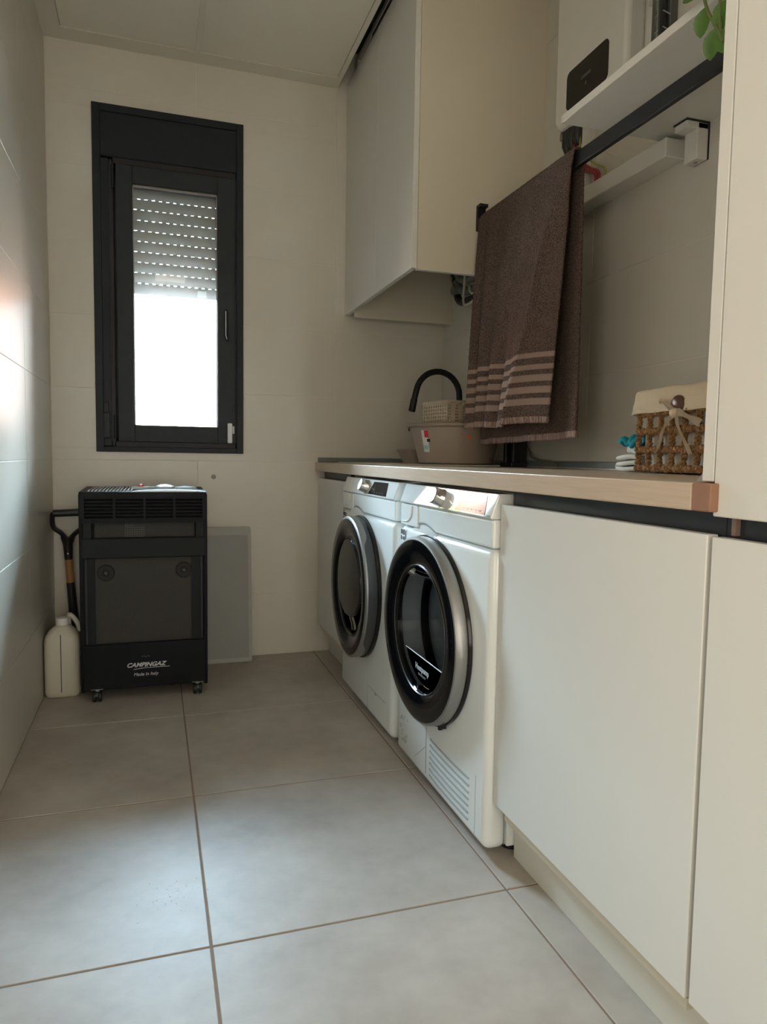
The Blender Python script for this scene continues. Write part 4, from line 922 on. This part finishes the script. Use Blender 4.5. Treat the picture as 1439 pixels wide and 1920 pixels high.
for z in (.010, .053, .096, .139): 
    rope([p + nb * (.004 * math.sin(i * 1.57)) for i, p in enumerate(line(bp(-.003, 0, z), bp(LB + .003, 0, z), 28))], .0076)
    rope(line(bp(-.002, .002, z), bp(-.002, DB, z), 10), .0085); rope(line(bp(LB, .002, z), bp(LB, DB, z), 10), .0085); rope(line(bp(0, DB, z), bp(LB, DB, z), 20), .008)
for v in (.048, .097, DB):
    rope(line(bp(-.001, v, .006), bp(-.001, v, .150), 7), .008); rope(line(bp(LB, v, .006), bp(LB, v, .150), 7), .008)
def ring(z, g, n=5):
    P = []
    for (u, v), (u2, v2) in (((0, 0), (LB, 0)), ((LB, 0), (LB, DB)), ((LB, DB), (0, DB)), ((0, DB), (0, 0))):
        for k in range(n * 2): 
            a = k / (n * 2); P.append((u + (u2 - u) * a, v + (v2 - v) * a))
    return [bp(LB / 2 + (u - LB / 2) * (1 + g / (LB / 2)), DB / 2 + (v - DB / 2) * (1 + g / (DB / 2)), z) for u, v in P]
b = B(); rg = []
for z, g in ((.006, -.012), (.05, -.011), (.12, -.011), (.185, -.010)): rg.append([b.verts.new(p) for p in ring(z, g)])
n = len(rg[0])
for i in range(3):
    for k in range(n): b.faces.new((rg[i][k], rg[i][(k + 1) % n], rg[i + 1][(k + 1) % n], rg[i + 1][k]))
b.faces.new(rg[0]); finish('liner', b, mat('liner_cloth', (.50, .455, .36), .95, bump=(40, .6, .004)), t, True)
b = B(); rg = []
prof = [(.184, -.010), (.190, -.008), (.1935, -.001), (.192, .006), (.185, .0095), (.165, .011), (.158, .0125), (.150, .0115), (.138, .0135), (.1365, .012)]
for j, (z, g) in enumerate(prof):
    rr = []
    for i, p in enumerate(ring(z, g, 9)):
        wv = .0016 * math.sin(i * .55 + j) + .001 * math.sin(i * 1.3); rr.append(b.verts.new(p + nb * wv + Vector((0, 0, (.002 * math.sin(i * .33) + .001 * math.sin(i * .9)) * (1 if j > 1 else 1)))))
    rg.append(rr)
n = len(rg[0])
for i in range(len(rg) - 1):
    for k in range(n): b.faces.new((rg[i][k], rg[i][(k + 1) % n], rg[i + 1][(k + 1) % n], rg[i + 1][k]))
finish('liner_cuff', b, M['linen'], t, True, 60)
b = B(); lathe(b, [(0, -.008), (.015, -.008), (.021, -.004), (.022, 0)], (0, 0, 0), 'x', 24); bmesh.ops.translate(b, verts=b.verts, vec=bp(.185, 0, .148, .013)); finish('button', b, M['button'], t, True)
def ribbon(P, wd, nm='ribbon'):
    b = B(); P = smoothpts(P, 6); rows = []
    for i, p in enumerate(P):
        tt = (P[min(i + 1, len(P) - 1)] - P[max(i - 1, 0)]).normalized(); s = tt.cross(nb).normalized(); ww = wd * (.75 + .25 * math.sin(i * .5)); rows.append((p + s * ww / 2 + nb * .001, p + nb * .0035, p - s * ww / 2))
    Vv = [[b.verts.new(q) for q in r] for r in rows]
    for i in range(len(Vv) - 1):
        for k in range(2): b.faces.new((Vv[i][k], Vv[i][k + 1], Vv[i + 1][k + 1], Vv[i + 1][k]))
    bmesh.ops.solidify(b, geom=list(b.faces), thickness=.0012); finish(nm, b, M['ribbon'], t, True)
K = lambda u, z, o=.020: bp(u, 0, z, o)
ribbon([K(.188, .130), K(.165, .118, .022), K(.135, .092, .018), K(.118, .060, .016), K(.105, .045, .016)], .013)
ribbon([K(.190, .128), K(.200, .105, .022), K(.222, .070, .018), K(.245, .040, .016)], .012)
ribbon([K(.190, .132, .022), K(.160, .150, .026), K(.135, .160, .024), K(.118, .160, .018)], .014)
ribbon([K(.192, .132, .022), K(.225, .128, .030), K(.262, .114, .028), K(.285, .104, .022)], .018)
b = B(); bmesh.ops.create_icosphere(b, subdivisions=2, radius=.011); bmesh.ops.transform(b, matrix=Matrix.Translation(K(.188, .131, .024)) @ Matrix.Diagonal((.8, 1.2, 1, 1)), verts=b.verts); finish('bow_knot', b, M['ribbon'], t, True)

# folded cloths beside the basket
def folded(name, x0, x1, y0, y1, z0, layers, th, mt, label, wob=.004, cat='cloth', seed=1):
    rnd = random.Random(seed); b = B()
    # one sheet folded back and forth: a ribbon section in the y-z plane swept along x
    sec = []
    for k in range(layers):
        z = z0 + th * (k + .5); ya, yb = (y0, y1) if k % 2 == 0 else (y1, y0)
        for q in range(9): 
            a = q / 8; sec.append((ya + (yb - ya) * a, z + wob * .4 * math.sin(a * 5 + k * 2 + seed)))
    NX = 14; rows = []
    for i in range(NX + 1):
        x = x0 + (x1 - x0) * i / NX; rows.append([Vector((x + .004 * math.sin(j * .7 + seed), y + .003 * math.sin(i * .8 + j * .3), z + wob * .5 * math.sin(i * .9 + j * .25 + seed) * (.2 + .8 * (z - z0) / (th * layers)))) for j, (y, z) in enumerate(sec)])
    V = [[b.verts.new(p) for p in r] for r in rows]
    for i in range(NX):
        for j in range(len(sec) - 1): b.faces.new((V[i][j], V[i][j + 1], V[i + 1][j + 1], V[i + 1][j]))
    o = finish(name, b, mt, None, True, 80); s = o.modifiers.new('t', 'SOLIDIFY'); s.thickness = th * .86; s.offset = 0
    ss = o.modifiers.new('s', 'SUBSURF'); ss.levels = ss.render_levels = 1
    return tag(o, label, cat, 'cloths folded beside the woven basket')
folded('folded_cloth', 1.535, 1.672, -1.655, -1.565, ZT + .002, 3, .0135, M['sheet'], 'cream folded cloth at the bottom of the pile beside the woven basket', seed=2)
folded('folded_cloth', 1.545, 1.670, -1.660, -1.600, ZT + .045, 1, .022, M['sheet2'], 'white folded cloth in the middle of the pile beside the woven basket', seed=4)
b = B(); NX, NY = 26, 26; V = []
for i in range(NX + 1):
    r = []
    for j in range(NY + 1):
        a, c_ = i / NX, j / NY; e = min(a, 1 - a, c_, 1 - c_) * 2
        r.append(b.verts.new((1.545 + .12 * a + .004 * math.sin(c_ * 11), -1.665 + .092 * c_ + .005 * math.sin(a * 9), ZT + .073 + .010 * min(1, e * 3) + .0055 * math.sin(a * 17 + c_ * 8) + .0045 * math.sin(c_ * 23 - a * 6))))
    V.append(r)
for i in range(NX):
    for j in range(NY): b.faces.new((V[i][j], V[i][j + 1], V[i + 1][j + 1], V[i + 1][j]))
o = finish('crumpled_cloth', b, M['teal'], None, True, 80); s = o.modifiers.new('t', 'SOLIDIFY'); s.thickness = .012; s.offset = 0
tag(o, 'crumpled teal cloth on top of the white pile beside the woven basket', 'cloth', 'cloths folded beside the woven basket')
